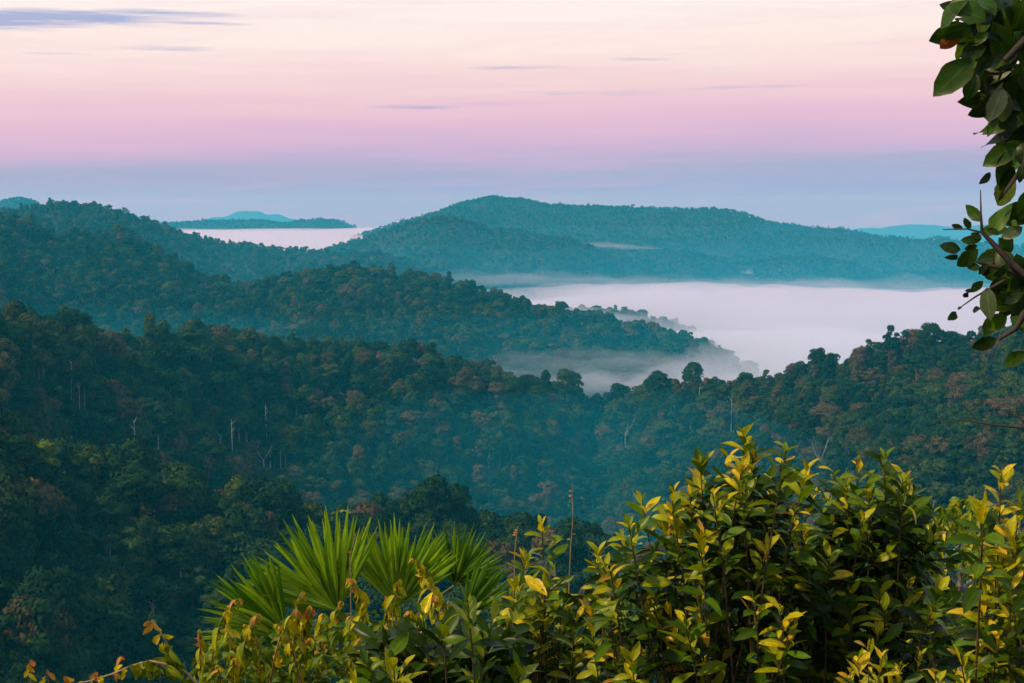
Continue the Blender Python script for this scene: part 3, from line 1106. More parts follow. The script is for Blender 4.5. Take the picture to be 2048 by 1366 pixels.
# ================================================================== foreground plants
def leaf_mat(name, stops, attr_type, rough=0.38, spec=0.45, trans=0.30, rib=1.5):
    """blade colour from the leaf's own tone, paler midrib, gloss, light coming through"""
    m, t = new_mat(name)
    at = t.n("ShaderNodeAttribute", attribute_type=attr_type, attribute_name="tone")
    base = t.ramp(at.outputs["Fac"], stops)
    ac = t.n("ShaderNodeAttribute", attribute_type="GEOMETRY", attribute_name="across")
    ab = t.math("ABSOLUTE", ac.outputs["Fac"])
    ribf = t.math("SUBTRACT", 1.0, t.math("MULTIPLY", ab, 9.0), clamp=True)
    tcn = t.n("ShaderNodeTexCoord")
    nz_ = t.n("ShaderNodeTexNoise", i_Scale=5.0, i_Detail=3.0, i_Roughness=0.6)
    t.l(tcn.outputs["Object"], nz_.inputs["Vector"])
    var = t.ramp(nz_.outputs["Fac"], [(0.3, (0.70, 0.74, 0.70)), (0.55, (1, 1, 1)), (0.75, (1.35, 1.22, 0.9))])
    c = t.mix(1.0, base, var, "MULTIPLY")
    # dry spots and browned margins
    oi_ = t.n("ShaderNodeObjectInfo")
    sv = t.n("ShaderNodeVectorMath", operation="ADD")
    t.l(tcn.outputs["Object"], sv.inputs[0])
    t.l(oi_.outputs["Location"], sv.inputs[1])
    sp = t.n("ShaderNodeTexNoise", i_Scale=7.5, i_Detail=2.0, i_Roughness=0.5)
    t.l(sv.outputs[0], sp.inputs["Vector"])
    edge = t.math("MULTIPLY", t.math("SUBTRACT", ab, 0.80, clamp=True), 0.9)
    spot = t.math("MULTIPLY", t.math("SUBTRACT", t.math("ADD", sp.outputs["Fac"], edge), 0.66, clamp=True), 14.0, clamp=True)
    c = t.mix(t.math("MULTIPLY", spot, 0.75), c, (0.085, 0.045, 0.014))
    c = t.mix(t.math("MULTIPLY", ribf, 0.55), c, t.mix(1.0, c, (rib * 1.5, rib * 1.4, rib), "MULTIPLY"))
    b = t.n("ShaderNodeBsdfPrincipled", i_Roughness=rough)
    b.inputs["Specular IOR Level"].default_value = spec
    t.l(c, b.inputs["Base Color"])
    tr = t.n("ShaderNodeBsdfTranslucent")
    t.l(t.mix(1.0, c, (1.35, 1.25, 0.6), "MULTIPLY"), tr.inputs["Color"])
    mx = t.n("ShaderNodeMixShader")
    mx.inputs[0].default_value = trans
    t.l(b.outputs[0], mx.inputs[1])
    t.l(tr.outputs[0], mx.inputs[2])
    o = t.n("ShaderNodeOutputMaterial")
    t.l(mx.outputs[0], o.inputs[0])
    return m


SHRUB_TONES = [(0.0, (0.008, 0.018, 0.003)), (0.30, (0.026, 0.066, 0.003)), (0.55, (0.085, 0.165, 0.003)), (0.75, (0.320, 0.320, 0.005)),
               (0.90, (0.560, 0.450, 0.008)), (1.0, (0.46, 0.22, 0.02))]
VINE_TONES = [(0.0, (0.012, 0.030, 0.004)), (0.30, (0.055, 0.120, 0.004)), (0.55, (0.200, 0.240, 0.005)), (0.75, (0.520, 0.420, 0.006)),
              (0.88, (0.42, 0.21, 0.03)), (1.0, (0.40, 0.13, 0.06))]
TREE_TONES = [(0.0, (0.006, 0.014, 0.004)), (0.4, (0.016, 0.040, 0.006)), (0.7, (0.050, 0.120, 0.006)), (0.88, (0.120, 0.170, 0.010)),
              (0.95, (0.070, 0.105, 0.060)), (1.0, (0.30, 0.075, 0.025))]
PALM_TONES = [(0.0, (0.012, 0.036, 0.004)), (0.5, (0.055, 0.160, 0.006)), (1.0, (0.220, 0.360, 0.014))]
LM = {}
for nm_, st_ in (("shrub", SHRUB_TONES), ("vine", VINE_TONES), ("tree", TREE_TONES), ("palm", PALM_TONES)):
    for ty_ in ("OBJECT", "GEOMETRY"):
        LM[nm_, ty_] = leaf_mat("%s_leaf_%s" % (nm_, ty_.lower()), st_, ty_, trans=0.36 if nm_ != "tree" else 0.42, spec=0.18,
                                rough=0.36 if nm_ != "vine" else 0.5)
M_STEM = plain_mat("green_brown_stem", [(0.3, (0.030, 0.020, 0.010)), (0.7, (0.085, 0.060, 0.025))], 30.0, 0.7)
M_DARKSTEM = plain_mat("dark_twig", [(0.3, (0.014, 0.010, 0.008)), (0.7, (0.045, 0.034, 0.026))], 40.0, 0.8)
M_TAN = plain_mat("dry_stalk", [(0.3, (0.20, 0.13, 0.06)), (0.7, (0.34, 0.24, 0.11))], 30.0, 0.7)
M_BARK = plain_mat("lichen_bark", [(0.35, (0.06, 0.055, 0.05)), (0.5, (0.16, 0.15, 0.14)), (0.65, (0.40, 0.40, 0.38))], 14.0, 0.9, bump=0.5)


def leaf_geo(width, widest, fold, droop, segs=6, tip=0.9, wave=0.0, seed=0, bite=0.0, twist=0.0):
    """unit leaf along +Y: folded along its midrib, curved over its length"""
    r_ = random.Random(seed)
    vs, fs, ac = [], [], []
    y, z, ang = 0.0, 0.0, 0.0
    ph = r_.random() * 6
    for i in range(segs + 1):
        t = i / segs
        if t < widest:
            wv = math.sin(0.5 * math.pi * (t / widest)) ** 0.8
        else:
            wv = math.cos(0.5 * math.pi * ((t - widest) / (1 - widest))) ** tip
        wv = max(wv, 0.035) * width * 0.5
        wl = wv * (1 - bite * r_.random() * (0.2 < t < 0.95))
        wr = wv * (1 - bite * r_.random() * (0.2 < t < 0.95))
        fl = fold * (1 - 0.35 * t)
        wz = wave * math.sin(ph + t * 9.0) * width
        tw = twist * t
        for sx, wd in ((-1, wl), (0, 0), (1, wr)):
            x_, z_ = sx * wd * math.cos(fl), wd * math.sin(fl) + (wz * sx if sx else 0)
            x2 = x_ * math.cos(tw) - z_ * math.sin(tw)
            z2 = x_ * math.sin(tw) + z_ * math.cos(tw)
            vs.append((x2, y - z2 * math.sin(ang), z + z2 * math.cos(ang)))
            ac.append(float(sx))
        if i < segs:
            st_ = 1.0 / segs
            ang -= droop / segs
            y += math.cos(ang) * st_
            z += math.sin(ang) * st_
    for i in range(segs):
        b = i * 3
        fs.append((b, b + 1, b + 4, b + 3))
        fs.append((b + 1, b + 2, b + 5, b + 4))
    return np.array(vs), fs, np.array(ac)


LEAFKIND = {
    "shrub": [leaf_geo(0.30 + 0.055 * (k % 4), 0.46 + 0.05 * (k % 3), 0.25 + 0.13 * (k % 4), -0.1 + 0.30 * (k % 5), 7, 0.85, 0.03, k, 0.08 if k % 3 == 0 else 0.0, (k % 5 - 2) * 0.35) for k in range(12)],
    "vine": [leaf_geo(0.30 + 0.07 * (k % 3), 0.38, 0.40 + 0.08 * (k % 3), 0.9 + 0.35 * (k % 4), 6, 1.1, 0.03, 20 + k, 0.0, (k % 3 - 1) * 0.6) for k in range(8)],
    "tree": [leaf_geo(0.50 + 0.06 * (k % 3), 0.45, 0.22 + 0.08 * (k % 3), 0.1 + 0.35 * (k % 4), 10, 0.8, 0.03, 40 + k, 0.13, (k % 5 - 2) * 0.4) for k in range(10)],
    "small": [leaf_geo(0.34 + 0.05 * (k % 3), 0.42, 0.35, 0.6 + 0.3 * (k % 3), 4, 1.0, 0.02, 60 + k, 0.0, (k % 3 - 1) * 0.4) for k in range(5)],
}
LEAFMESH = {}
for lk, geos in LEAFKIND.items():
    fam = {"shrub": "shrub", "vine": "vine", "tree": "tree", "small": "shrub"}[lk]
    LEAFMESH[lk] = []
    for (lv, lf, la) in geos:
        me = mesh_from("leaf_" + lk, lv, lf, True, [LM[fam, "OBJECT"]])
        me.attributes.new("across", "FLOAT", "POINT").data.foreach_set("value", la.astype(np.float32))
        LEAFMESH[lk].append(me)


def leaf_matrix(pos, d, nrm, size):
    d = Vector(d).normalized()
    nrm = Vector(nrm)
    x = d.cross(nrm)
    if x.length < 1e-4:
        x = d.cross(Vector((0.3, 0.5, 0.8)))
    x.normalize()
    n = x.cross(d)
    m = Matrix((( x.x, d.x, n.x, 0), (x.y, d.y, n.y, 0), (x.z, d.z, n.z, 0), (0, 0, 0, 1)))
    return Matrix.Translation(pos) @ m @ Matrix.Diagonal((size, size, size, 1))


class Plant:
    """a thing whose leaves are objects of their own; what goes past the limit is joined as one mass"""
    def __init__(self, name, base, label, cat, kind, group=None, limit=300):
        self.root = empty(name, base)
        self.base = Vector(base)
        self.inv = Matrix.Translation(-self.base)
        tag(self.root, label, cat, group)
        self.kind = kind
        self.fam = {"shrub": "shrub", "vine": "vine", "tree": "tree", "small": "shrub"}[kind]
        self.leaves = []
        self.limit = limit

    def leaf(self, pos, d, nrm, size, tone, prio=None):
        self.leaves.append((prio if prio is not None else -pos[1], leaf_matrix(pos, d, nrm, size), tone))

    def stem(self, path, radii, mat, name="stem", sides=5):
        A = Acc()
        A.add(tube([Vector(p) - self.base for p in path], radii, sides))
        return link(name, A.mesh(name, [mat]), self.root)

    def finish(self):
        self.leaves.sort(key=lambda q: -q[0])
        single, rest = self.leaves[:self.limit], self.leaves[self.limit:]
        for (_, m, tone) in single:
            o = link("leaf", LEAFMESH[self.kind][rnd.randrange(len(LEAFMESH[self.kind]))], self.root, self.inv @ m)
            o["tone"] = max(0.0, min(1.0, tone))
        if rest:
            vs, fs, ac, tn = [], [], [], []
            nb = 0
            for (_, m, tone) in rest:
                lv, lf, la = LEAFKIND[self.kind][rnd.randrange(len(LEAFKIND[self.kind]))]
                mm = np.array(self.inv @ m)
                vs.append(lv @ mm[:3, :3].T + mm[:3, 3])
                fs.append(np.array(lf) + nb)
                ac.append(la)
                tn.append(np.full(len(lv), max(0.0, min(1.0, tone))))
                nb += len(lv)
            me = mesh_from("foliage", np.concatenate(vs), np.concatenate(fs), True, [LM[self.fam, "GEOMETRY"]])
            me.attributes.new("across", "FLOAT", "POINT").data.foreach_set("value", np.concatenate(ac).astype(np.float32))
            me.attributes.new("tone", "FLOAT", "POINT").data.foreach_set("value", np.concatenate(tn).astype(np.float32))
            o = link("foliage", me, self.root)
            o["kind"] = "stuff"


def ground_at(px, r):
    a_ = math.atan2((px - 1024) / F2, math.cos(PITCH))
    z_ = float(terrain_h(np.array([a_]), np.array([r]))[0][0])
    return Vector((math.sin(a_) * r, math.cos(a_) * r, z_))


def bez(p0, p1, p2, n):
    return [p0 * (1 - t) ** 2 + p1 * 2 * t * (1 - t) + p2 * t * t for t in [i / n for i in range(n + 1)]]


def shoot(pl, foot, tip, n_leaf, span, size, tone_top, tone_low, rad=0.006, spread=(0.45, 1.25), droop=0.0, mat=None):
    """an upright leafy shoot: stem from the foot to the tip, leaves set spirally along its upper part"""
    tip = Vector(tip)
    foot = Vector(foot)
    mid = Vector((foot.x * 0.4 + tip.x * 0.6 + rnd.uniform(-.16, .16), foot.y * 0.3 + tip.y * 0.7, foot.z * 0.35 + tip.z * 0.65))
    path = bez(foot, mid, tip, 10)
    pl.stem(path, [rad * (1.5 - 1.15 * i / 10) for i in range(11)], mat or M_STEM)
    L = sum((path[i + 1] - path[i]).length for i in range(10))
    an = rnd.random() * 6.28
    for k in range(n_leaf):
        f = (k + 0.2) / n_leaf
        s = min(0.98, f ** 1.15 * span / L)         # distance back from the tip
        t = 1 - s
        i = min(9, int(t * 10))
        p = path[i].lerp(path[i + 1], t * 10 - i)
        ax = (path[i + 1] - path[i]).normalized()
        an += 2.4 + rnd.uniform(-.3, .3)
        u1 = ax.cross(Vector((0.2, 0.9, 0.1))).normalized()
        u2 = ax.cross(u1)
        rad_v = u1 * math.cos(an) + u2 * math.sin(an)
        ang = spread[0] + (spread[1] - spread[0]) * min(1, f * 1.3) + rnd.uniform(-.38, .38)
        d = ax * math.cos(ang) + rad_v * math.sin(ang)
        d.z -= droop * rnd.uniform(0.6, 1.2)
        nrm = ax * math.sin(ang) - rad_v * math.cos(ang) + Vector((rnd.uniform(-.6, .6), rnd.uniform(-.7, .3), rnd.uniform(-.3, .4)))
        sz = size * (0.62 + 0.5 * min(1, f * 2.2)) * rnd.choice((0.55, 0.7, 0.85, 0.95, 1.05, 1.15, 1.25))
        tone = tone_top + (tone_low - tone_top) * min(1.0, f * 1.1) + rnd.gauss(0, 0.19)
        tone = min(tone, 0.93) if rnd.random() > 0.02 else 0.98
        pl.leaf(p, d, nrm, sz, tone)


def fill(pl, boxes, n, size, tone, jitter=0.10, tilt=0.8):  # inner leaves take a darker tone, standing in for shade inside the plant
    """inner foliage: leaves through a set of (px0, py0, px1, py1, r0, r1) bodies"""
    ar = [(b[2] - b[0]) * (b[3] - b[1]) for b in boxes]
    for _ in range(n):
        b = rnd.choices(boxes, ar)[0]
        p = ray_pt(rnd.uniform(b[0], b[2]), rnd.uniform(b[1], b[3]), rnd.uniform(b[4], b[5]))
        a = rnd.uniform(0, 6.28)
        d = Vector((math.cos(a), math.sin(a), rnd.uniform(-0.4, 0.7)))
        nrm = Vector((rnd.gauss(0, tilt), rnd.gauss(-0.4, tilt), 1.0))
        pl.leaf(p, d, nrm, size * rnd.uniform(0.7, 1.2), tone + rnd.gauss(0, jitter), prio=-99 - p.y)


def bush(label, cat_name, cx, r, tips, size, n_leaf, tone_top, tone_low, span=0.42, body=None, n_fill=0, fill_tone=0.2, jr=0.35, limit=300, name="shrub", spread=(0.45, 1.25), rad=0.006):
    base = ground_at(cx, r + 0.15)
    pl = Plant(name, base, label, cat_name, "shrub", "leafy shrubs before the viewpoint", limit)
    extra = [(x + rnd.uniform(-38, 38), y + rnd.uniform(22, 70)) for (x, y) in tips]
    for (tx, ty) in list(tips) + extra:
        rr = r + rnd.uniform(-jr, jr)
        # lower tips stand on the near side of the bush
        tip = ray_pt(tx, ty, rr)
        foot = base + Vector((rnd.uniform(-.18, .18), rnd.uniform(-.18, .18), 0.0))
        shoot(pl, foot, tip, n_leaf + rnd.randint(-2, 3), span * rnd.uniform(0.85, 1.2), size, tone_top, tone_low, rad, spread)
    if body:
        fill(pl, body, n_fill, size, fill_tone)
    pl.finish()
    return pl


# big glossy bush right of centre
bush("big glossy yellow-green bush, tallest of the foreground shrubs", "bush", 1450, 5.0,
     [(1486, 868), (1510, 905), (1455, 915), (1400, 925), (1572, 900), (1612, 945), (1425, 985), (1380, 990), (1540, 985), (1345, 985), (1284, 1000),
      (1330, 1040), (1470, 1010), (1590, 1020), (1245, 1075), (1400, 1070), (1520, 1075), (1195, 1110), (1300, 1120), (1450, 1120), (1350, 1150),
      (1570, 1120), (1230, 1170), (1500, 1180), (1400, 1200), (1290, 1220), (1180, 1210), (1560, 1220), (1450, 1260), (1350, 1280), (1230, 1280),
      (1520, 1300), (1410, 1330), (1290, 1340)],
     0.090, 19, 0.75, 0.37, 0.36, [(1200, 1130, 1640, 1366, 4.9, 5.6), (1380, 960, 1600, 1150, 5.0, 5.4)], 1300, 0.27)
# second bush
bush("second glossy bush, greener, right of the tallest bush", "bush", 1740, 5.3,
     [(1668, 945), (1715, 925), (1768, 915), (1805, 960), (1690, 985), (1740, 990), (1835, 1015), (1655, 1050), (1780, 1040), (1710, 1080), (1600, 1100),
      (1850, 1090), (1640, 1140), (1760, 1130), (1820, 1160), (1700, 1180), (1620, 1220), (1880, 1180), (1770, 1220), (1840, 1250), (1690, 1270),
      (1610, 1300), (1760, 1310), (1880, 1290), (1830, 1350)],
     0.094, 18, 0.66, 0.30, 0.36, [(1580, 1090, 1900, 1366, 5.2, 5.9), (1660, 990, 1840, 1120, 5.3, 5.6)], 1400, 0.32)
# right edge shrub
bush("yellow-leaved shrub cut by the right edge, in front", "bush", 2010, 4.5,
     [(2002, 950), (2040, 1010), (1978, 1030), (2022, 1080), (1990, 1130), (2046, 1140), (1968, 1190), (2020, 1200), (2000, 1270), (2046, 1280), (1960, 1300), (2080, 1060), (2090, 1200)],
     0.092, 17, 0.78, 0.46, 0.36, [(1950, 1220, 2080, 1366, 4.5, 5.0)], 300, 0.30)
# small yellow shrub
bush("small yellow-topped shrub between the palm and the tallest bush", "bush", 1070, 5.6,
     [(1084, 1052), (1050, 1120), (1105, 1135), (1030, 1175), (1085, 1190), (1130, 1190), (1010, 1215), (1150, 1240), (1060, 1250), (1100, 1280), (1020, 1290), (1160, 1310), (1060, 1340)],
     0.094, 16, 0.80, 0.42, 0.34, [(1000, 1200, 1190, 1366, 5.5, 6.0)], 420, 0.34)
# dark broad-leaved plant below the palm
bush("low dark broad-leaved plant in front of the palm's foot", "bush", 900, 4.6,
     [(935, 1200), (985, 1240), (885, 1245), (845, 1225), (820, 1275), (925, 1290), (770, 1285), (1000, 1310), (870, 1325), (950, 1345), (800, 1350), (1040, 1350), (730, 1345)],
     0.106, 12, 0.60, 0.28, 0.28, [(740, 1270, 1040, 1366, 4.6, 5.1)], 420, 0.20)
# orange shoots at the bottom right
base = ground_at(1760, 4.2)
pl = Plant("shrub", base, "young plant with orange shoot tips at the bottom right", "bush", "shrub", "leafy shrubs before the viewpoint")
for (tx, ty) in [(1738, 1290), (1765, 1312), (1842, 1308), (1800, 1330), (1715, 1320), (1700, 1345), (1870, 1345), (1780, 1355)]:
    shoot(pl, base, ray_pt(tx, ty, 4.2 + rnd.uniform(-.15, .15)), 10, 0.20, 0.062, 0.96, 0.66, 0.004, (0.25, 1.0))
pl.finish()

# ------------------------------------------------------------------ fine-leaved tree behind the bushes at right
base = ground_at(1920, 11.5)
pl = Plant("sapling_tree", base, "fine-leaved tree with lichen-grey limbs behind the right bushes", "tree", "small")
limbs = [[(1930, 1500), (1925, 1300), (1918, 1180), (1922, 1105), (1935, 1040), (1950, 990)],
         [(1925, 1300), (1890, 1200), (1878, 1120), (1888, 1085), (1910, 1062)],
         [(1880, 1118), (1905, 1105), (1928, 1080), (1940, 1050)],
         [(1922, 1180), (1965, 1140), (1990, 1085), (2000, 1030)],
         [(1928, 1330), (1960, 1280), (1990, 1240)], [(1890, 1230), (1862, 1180), (1850, 1080), (1870, 1000)]]
nodes = []
for li, L_ in enumerate(limbs):
    pth = [ray_pt(x, y, 11.5 + 0.12 * (i % 3) + li * 0.08) for i, (x, y) in enumerate(L_)]
    if li == 0:
        pth = [base] + pth[1:]
    k = len(pth)
    pl.stem(pth, [(0.034 if li == 0 else 0.020) * (1 - 0.75 * i / (k - 1)) for i in range(k)], M_BARK, "branch", 7)
    nodes += [(p, 0.5) for p in pth[1:]]
for _ in range(330):
    # hanging leafy sprays
    x = rnd.uniform(1836, 2004)
    y = rnd.uniform(985 + 0.6 * abs(x - 1925), 1366)
    if 1875 < x < 1935 and 1060 < y < 1190 and rnd.random() < 0.75:
        continue
    p = ray_pt(x, y, rnd.uniform(11.0, 12.4))
    L_ = rnd.uniform(0.12, 0.26)
    dirx = rnd.uniform(-0.8, 0.8)
    q = [p, p + Vector((dirx * L_ * 0.5, rnd.uniform(-.05, .05), 0.01)), p + Vector((dirx * L_, 0, -L_ * 0.5))]
    for k in range(9):
        t = k / 8
        pos = q[0].lerp(q[1], min(1, 2 * t)).lerp(q[2], max(0, 2 * t - 1))
        d = Vector((rnd.uniform(-.7, .7), rnd.uniform(-.7, .5), rnd.uniform(-1.2, 0.1)))
        pl.leaf(pos, d, Vector((rnd.gauss(0, .5), rnd.gauss(-.5, .4), 0.9)), rnd.uniform(0.065, 0.10), rnd.gauss(0.58, 0.13), prio=1 - abs(y - 1000) / 1000)
pl.finish()

# ------------------------------------------------------------------ fan palm
def fan(palm, hub_px, r, centre_deg, spread_deg, radius, n, tilt, tone, label=None):
    """one fan leaf: stalk and pleated web, with every leaf segment a piece of its own"""
    hub = ray_pt(hub_px[0], hub_px[1], r)
    right, up_ = Vector((1, 0, 0)), Vector((0, math.sin(tilt), math.cos(tilt)))
    back = right.cross(up_)          # away from the camera, along the fan's axis
    foot = palm.base + Vector((rnd.uniform(-.06, .06), rnd.uniform(-.05, .05), 1.6))
    mid = Vector((foot.x * 0.6 + hub.x * 0.4, foot.y * 0.6 + hub.y * 0.4, hub.z * 0.8 + foot.z * 0.2))
    A = Acc()
    A.add(tube([v - palm.base for v in bez(foot, mid, hub, 8)], [0.016 - 0.0009 * i for i in range(9)], 6))
    # pleated web round the hub
    web_v, web_f = [], []
    for k in range(2 * n + 1):
        ph = math.radians(centre_deg) + math.radians(spread_deg) * (k / (2 * n) - 0.5)
        dirv = right * math.cos(ph) + up_ * math.sin(ph)
        off = back * (0.012 if k % 2 else -0.012)
        web_v += [tuple(hub - palm.base + dirv * 0.012), tuple(hub - palm.base + dirv * radius * 0.36 + off + back * radius * 0.05)]
    for k in range(2 * n):
        web_f.append((2 * k, 2 * k + 1, 2 * k + 3, 2 * k + 2))
    A.add((web_v, web_f), 1)
    me = A.mesh("frond", [M_PETIOLE, LM["palm", "GEOMETRY"]])
    at_ = me.attributes.new("tone", "FLOAT", "POINT")
    at_.data.foreach_set("value", np.full(len(me.vertices), tone * 0.7, dtype=np.float32))
    me.attributes.new("across", "FLOAT", "POINT").data.foreach_set("value", np.full(len(me.vertices), 1.0, dtype=np.float32))
    fr = link("frond", me, palm.root)
    if label:
        fr["label"] = label
    for k in range(n):
        f = (k + 0.5) / n - 0.5
        ph = math.radians(centre_deg) + math.radians(spread_deg) * f
        ln = radius * (1 - 0.55 * abs(f) ** 2.2) * (rnd.uniform(0.88, 1.06) if rnd.random() > 0.08 else rnd.uniform(0.55, 0.8))
        ph += rnd.gauss(0, 0.022)
        dirv = (right * math.cos(ph) + up_ * math.sin(ph) + back * rnd.uniform(-0.05, 0.34)).normalized()
        nrm = -back + Vector((rnd.uniform(-.5, .5), 0, rnd.uniform(-.2, .5)))
        wseg = math.radians(spread_deg) / n * radius * 0.36 * 1.25 / radius
        m = leaf_matrix(hub - palm.base + dirv * 0.02, dirv, nrm, ln)
        m = m @ Matrix.Diagonal((rnd.uniform(0.85, 1.15), 1, 1, 1))
        o = link("leaf_segment", SEGMESH[rnd.randrange(len(SEGMESH))], fr, m)
        o["tone"] = max(0, min(1, tone + 0.05 + rnd.gauss(0, 0.20)))


SEGMESH = []
for k in range(6):
    lv, lf, la = leaf_geo(0.074, 0.42, 0.55, 0.02 + 0.05 * k if k < 5 else 0.75, 7, 0.9, 0.0, 80 + k)
    me = mesh_from("leaf_segment", lv, lf, False, [LM["palm", "OBJECT"]])
    me.attributes.new("across", "FLOAT", "POINT").data.foreach_set("value", la.astype(np.float32))
    SEGMESH.append(me)
M_PETIOLE = plain_mat("palm_stalk", [(0.3, (0.05, 0.09, 0.015)), (0.7, (0.11, 0.15, 0.03))], 20.0, 0.5)
base = ground_at(760, 9.2)
palm = Plant("fan_palm", base, "fan palm with spiky green fans rising behind the vines", "palm", "small")
palm.stem([base + Vector((0, 0, -.3)), base + Vector((0.02, 0, 0.9)), base + Vector((0, 0.03, 1.75))], [0.10, 0.085, 0.07], M_BARK, "trunk", 9)
fan(palm, (676, 1222), 9.0, 116, 112, 0.66, 62, 0.25, 0.86)
fan(palm, (796, 1214), 9.2, 84, 104, 0.58, 56, 0.20, 0.78)
fan(palm, (908, 1172), 9.5, 70, 120, 0.42, 44, 0.30, 0.52)
fan(palm, (572, 1268), 8.8, 142, 96, 0.56, 46, 0.15, 0.66)
fan(palm, (925, 1235), 9.3, 52, 60, 0.44, 18, 0.3, 0.40)
fan(palm, (610, 1290), 8.7, 172, 60, 0.50, 18, 0.1, 0.45)

# ------------------------------------------------------------------ vines in front of the palm
def vine_sprig(pl, tip, L, hot, size=0.085):
    """an arching vine end: hanging leaf pairs below a curled orange tip"""
    tip = Vector(tip)
    sx = rnd.uniform(-.5, .5)
    foot = tip + Vector((sx * L, rnd.uniform(-.1, .15), -L))
    top = tip + Vector((rnd.uniform(-.02, .02), 0, 0.03))
    path = bez(foot, Vector((foot.x * .6 + tip.x * .4, foot.y, tip.z)), top, 8)
    pl.stem(path, [0.0045 - 0.0004 * i for i in range(9)], M_VINE, "stem", 4)
    for k in range(9):
        t = 1 - k / 10.0
        i = min(7, int(t * 8))
        p = path[i].lerp(path[i + 1], t * 8 - i)
        for sgn in (-1, 1):
            d = Vector((sgn * rnd.uniform(0.2, 0.9), rnd.uniform(-.6, .3), rnd.uniform(-1.3, -0.2)))
            nrm = Vector((sgn * 0.5 + rnd.gauss(0, .4), -0.7, 0.6))
            young = max(0, 1 - k / 3.2)
            tone = 0.57 + (0.31 if hot else 0.20) * young + rnd.gauss(0, 0.13)
            pl.leaf(p, d, nrm, size * (1 - 0.5 * young) * rnd.uniform(0.75, 1.25), tone, prio=5 - k * 0.3 - (tip.y - 5.5) * 0.5)


M_VINE = plain_mat("vine_stem", [(0.3, (0.10, 0.05, 0.02)), (0.7, (0.22, 0.13, 0.04))], 30.0, 0.6)
base = ground_at(620, 5.9)
pl = Plant("vine_thicket", base, "tangle of yellow and orange drooping vines in front of the palm", "vine", "vine")
tips = [(404, 1272), (430, 1300), (478, 1210), (498, 1262), (522, 1240), (560, 1262), (598, 1196), (596, 1235), (640, 1240), (628, 1290), (676, 1215),
        (692, 1170), (705, 1245), (734, 1216), (730, 1290), (768, 1262), (772, 1205), (795, 1172), (812, 1235), (846, 1170), (540, 1310), (470, 1330), (580, 1330),
        (650, 1335), (700, 1330), (430, 1345), (510, 1350), (760, 1320), (410, 1320), (620, 1225), (870, 1205), (828, 1130), (902, 1215), (450, 1262)]
for (tx, ty) in tips:
    vine_sprig(pl, ray_pt(tx, ty, rnd.uniform(5.6, 6.5)), rnd.uniform(0.20, 0.34), rnd.random() < 0.7)
fill(pl, [(400, 1300, 760, 1366, 5.8, 6.6), (560, 1235, 820, 1310, 6.0, 6.8), (470, 1270, 600, 1320, 6.0, 6.6)], 520, 0.085, 0.34)
# main stems down to the ground
for (tx, ty) in ((480, 1400), (640, 1400), (760, 1400)):
    t_ = ray_pt(tx, ty, 6.0)
    pl.stem(bez(base, (base + t_) / 2 + Vector((0, .2, .3)), t_, 8), [0.012] * 9, M_VINE, "stem", 5)
pl.finish()

# a runner reaching out to the left
base = ground_at(420, 5.3)
pl = Plant("vine_runner", base, "thin vine runner with curled orange leaves reaching out at lower left", "vine", "vine")
run = [ray_pt(x, y, 5.2) for (x, y) in [(400, 1375), (372, 1345), (330, 1328), (300, 1322), (262, 1332), (225, 1348), (180, 1362), (135, 1372)]]
pl.stem([base, ray_pt(410, 1450, 5.2)] + run, [0.008, 0.007, 0.006, 0.0055, 0.005, 0.0045, 0.004, 0.0036, 0.003, 0.0025], M_TAN, "stem", 5)
up2 = [ray_pt(x, y, 5.2) for (x, y) in [(352, 1340), (345, 1312), (333, 1285), (318, 1258), (305, 1240), (296, 1246)]]
pl.stem(up2, [0.004, 0.0035, 0.003, 0.0025, 0.002, 0.0015], M_TAN, "stem", 4)
for (x, y, hot, sz) in [(300, 1240, .9, .05), (310, 1248, .82, .06), (322, 1268, .7, .085), (330, 1285, .62, .075), (340, 1300, .5, .09), (347, 1318, .4, .10),
                        (298, 1242, .86, .05), (335, 1290, .3, .10), (245, 1312, .95, .05), (240, 1330, .7, .05), (200, 1345, .9, .05), (188, 1352, .97, .045),
                        (205, 1352, .74, .06), (132, 1352, .86, .075), (160, 1362, .7, .06), (262, 1330, .5, .08), (285, 1322, .55, .09), (300, 1318, .45, .10),
                        (318, 1322, .42, .10), (338, 1330, .5, .09), (356, 1342, .35, .10), (370, 1340, .45, .09), (280, 1326, .6, .07), (310, 1330, .4, .09),
                        (330, 1338, .36, .10), (295, 1345, .62, .07), (225, 1345, .85, .05), (250, 1340, .66, .06), (360, 1318, .3, .10), (384, 1352, .4, .09)]:
    for rep_ in range(2):
        d = Vector((rnd.uniform(-.8, .8), rnd.uniform(-.4, .2), rnd.uniform(-1.2, -.1)))
        pl.leaf(ray_pt(x + rnd.uniform(-6, 6), y, 5.2 + rnd.uniform(-.05, .05)), d, Vector((rnd.gauss(0, .4), -.8, .5)), sz * rnd.uniform(.8, 1.1), hot + rnd.gauss(0, .05))
pl.finish()
for (x, y, lab) in [(58, 1318, "single curled orange vine tip hanging near the lower left corner"), (94, 1338, "small orange curled leaf right of the lone vine tip")]:
    b0 = ray_pt(x, y + 95, 5.1)
    g0 = ground_at(x, 5.1)
    pl = Plant("vine_shoot", g0, lab, "vine", "vine")
    t0_ = ray_pt(x, y, 5.1)
    pl.stem([g0, b0, ray_pt(x + 4, y + 40, 5.1), t0_], [0.005, 0.003, 0.002, 0.001], M_VINE, "stem", 4)
    for k in range(5):
        pl.leaf(ray_pt(x + rnd.uniform(-3, 3), y + k * 7, 5.1), Vector((rnd.uniform(-.8, .8), -.2, rnd.uniform(-1.2, -.3))), Vector((0.2, -.9, .4)), 0.045, 0.93 - 0.05 * k)
    pl.finish()

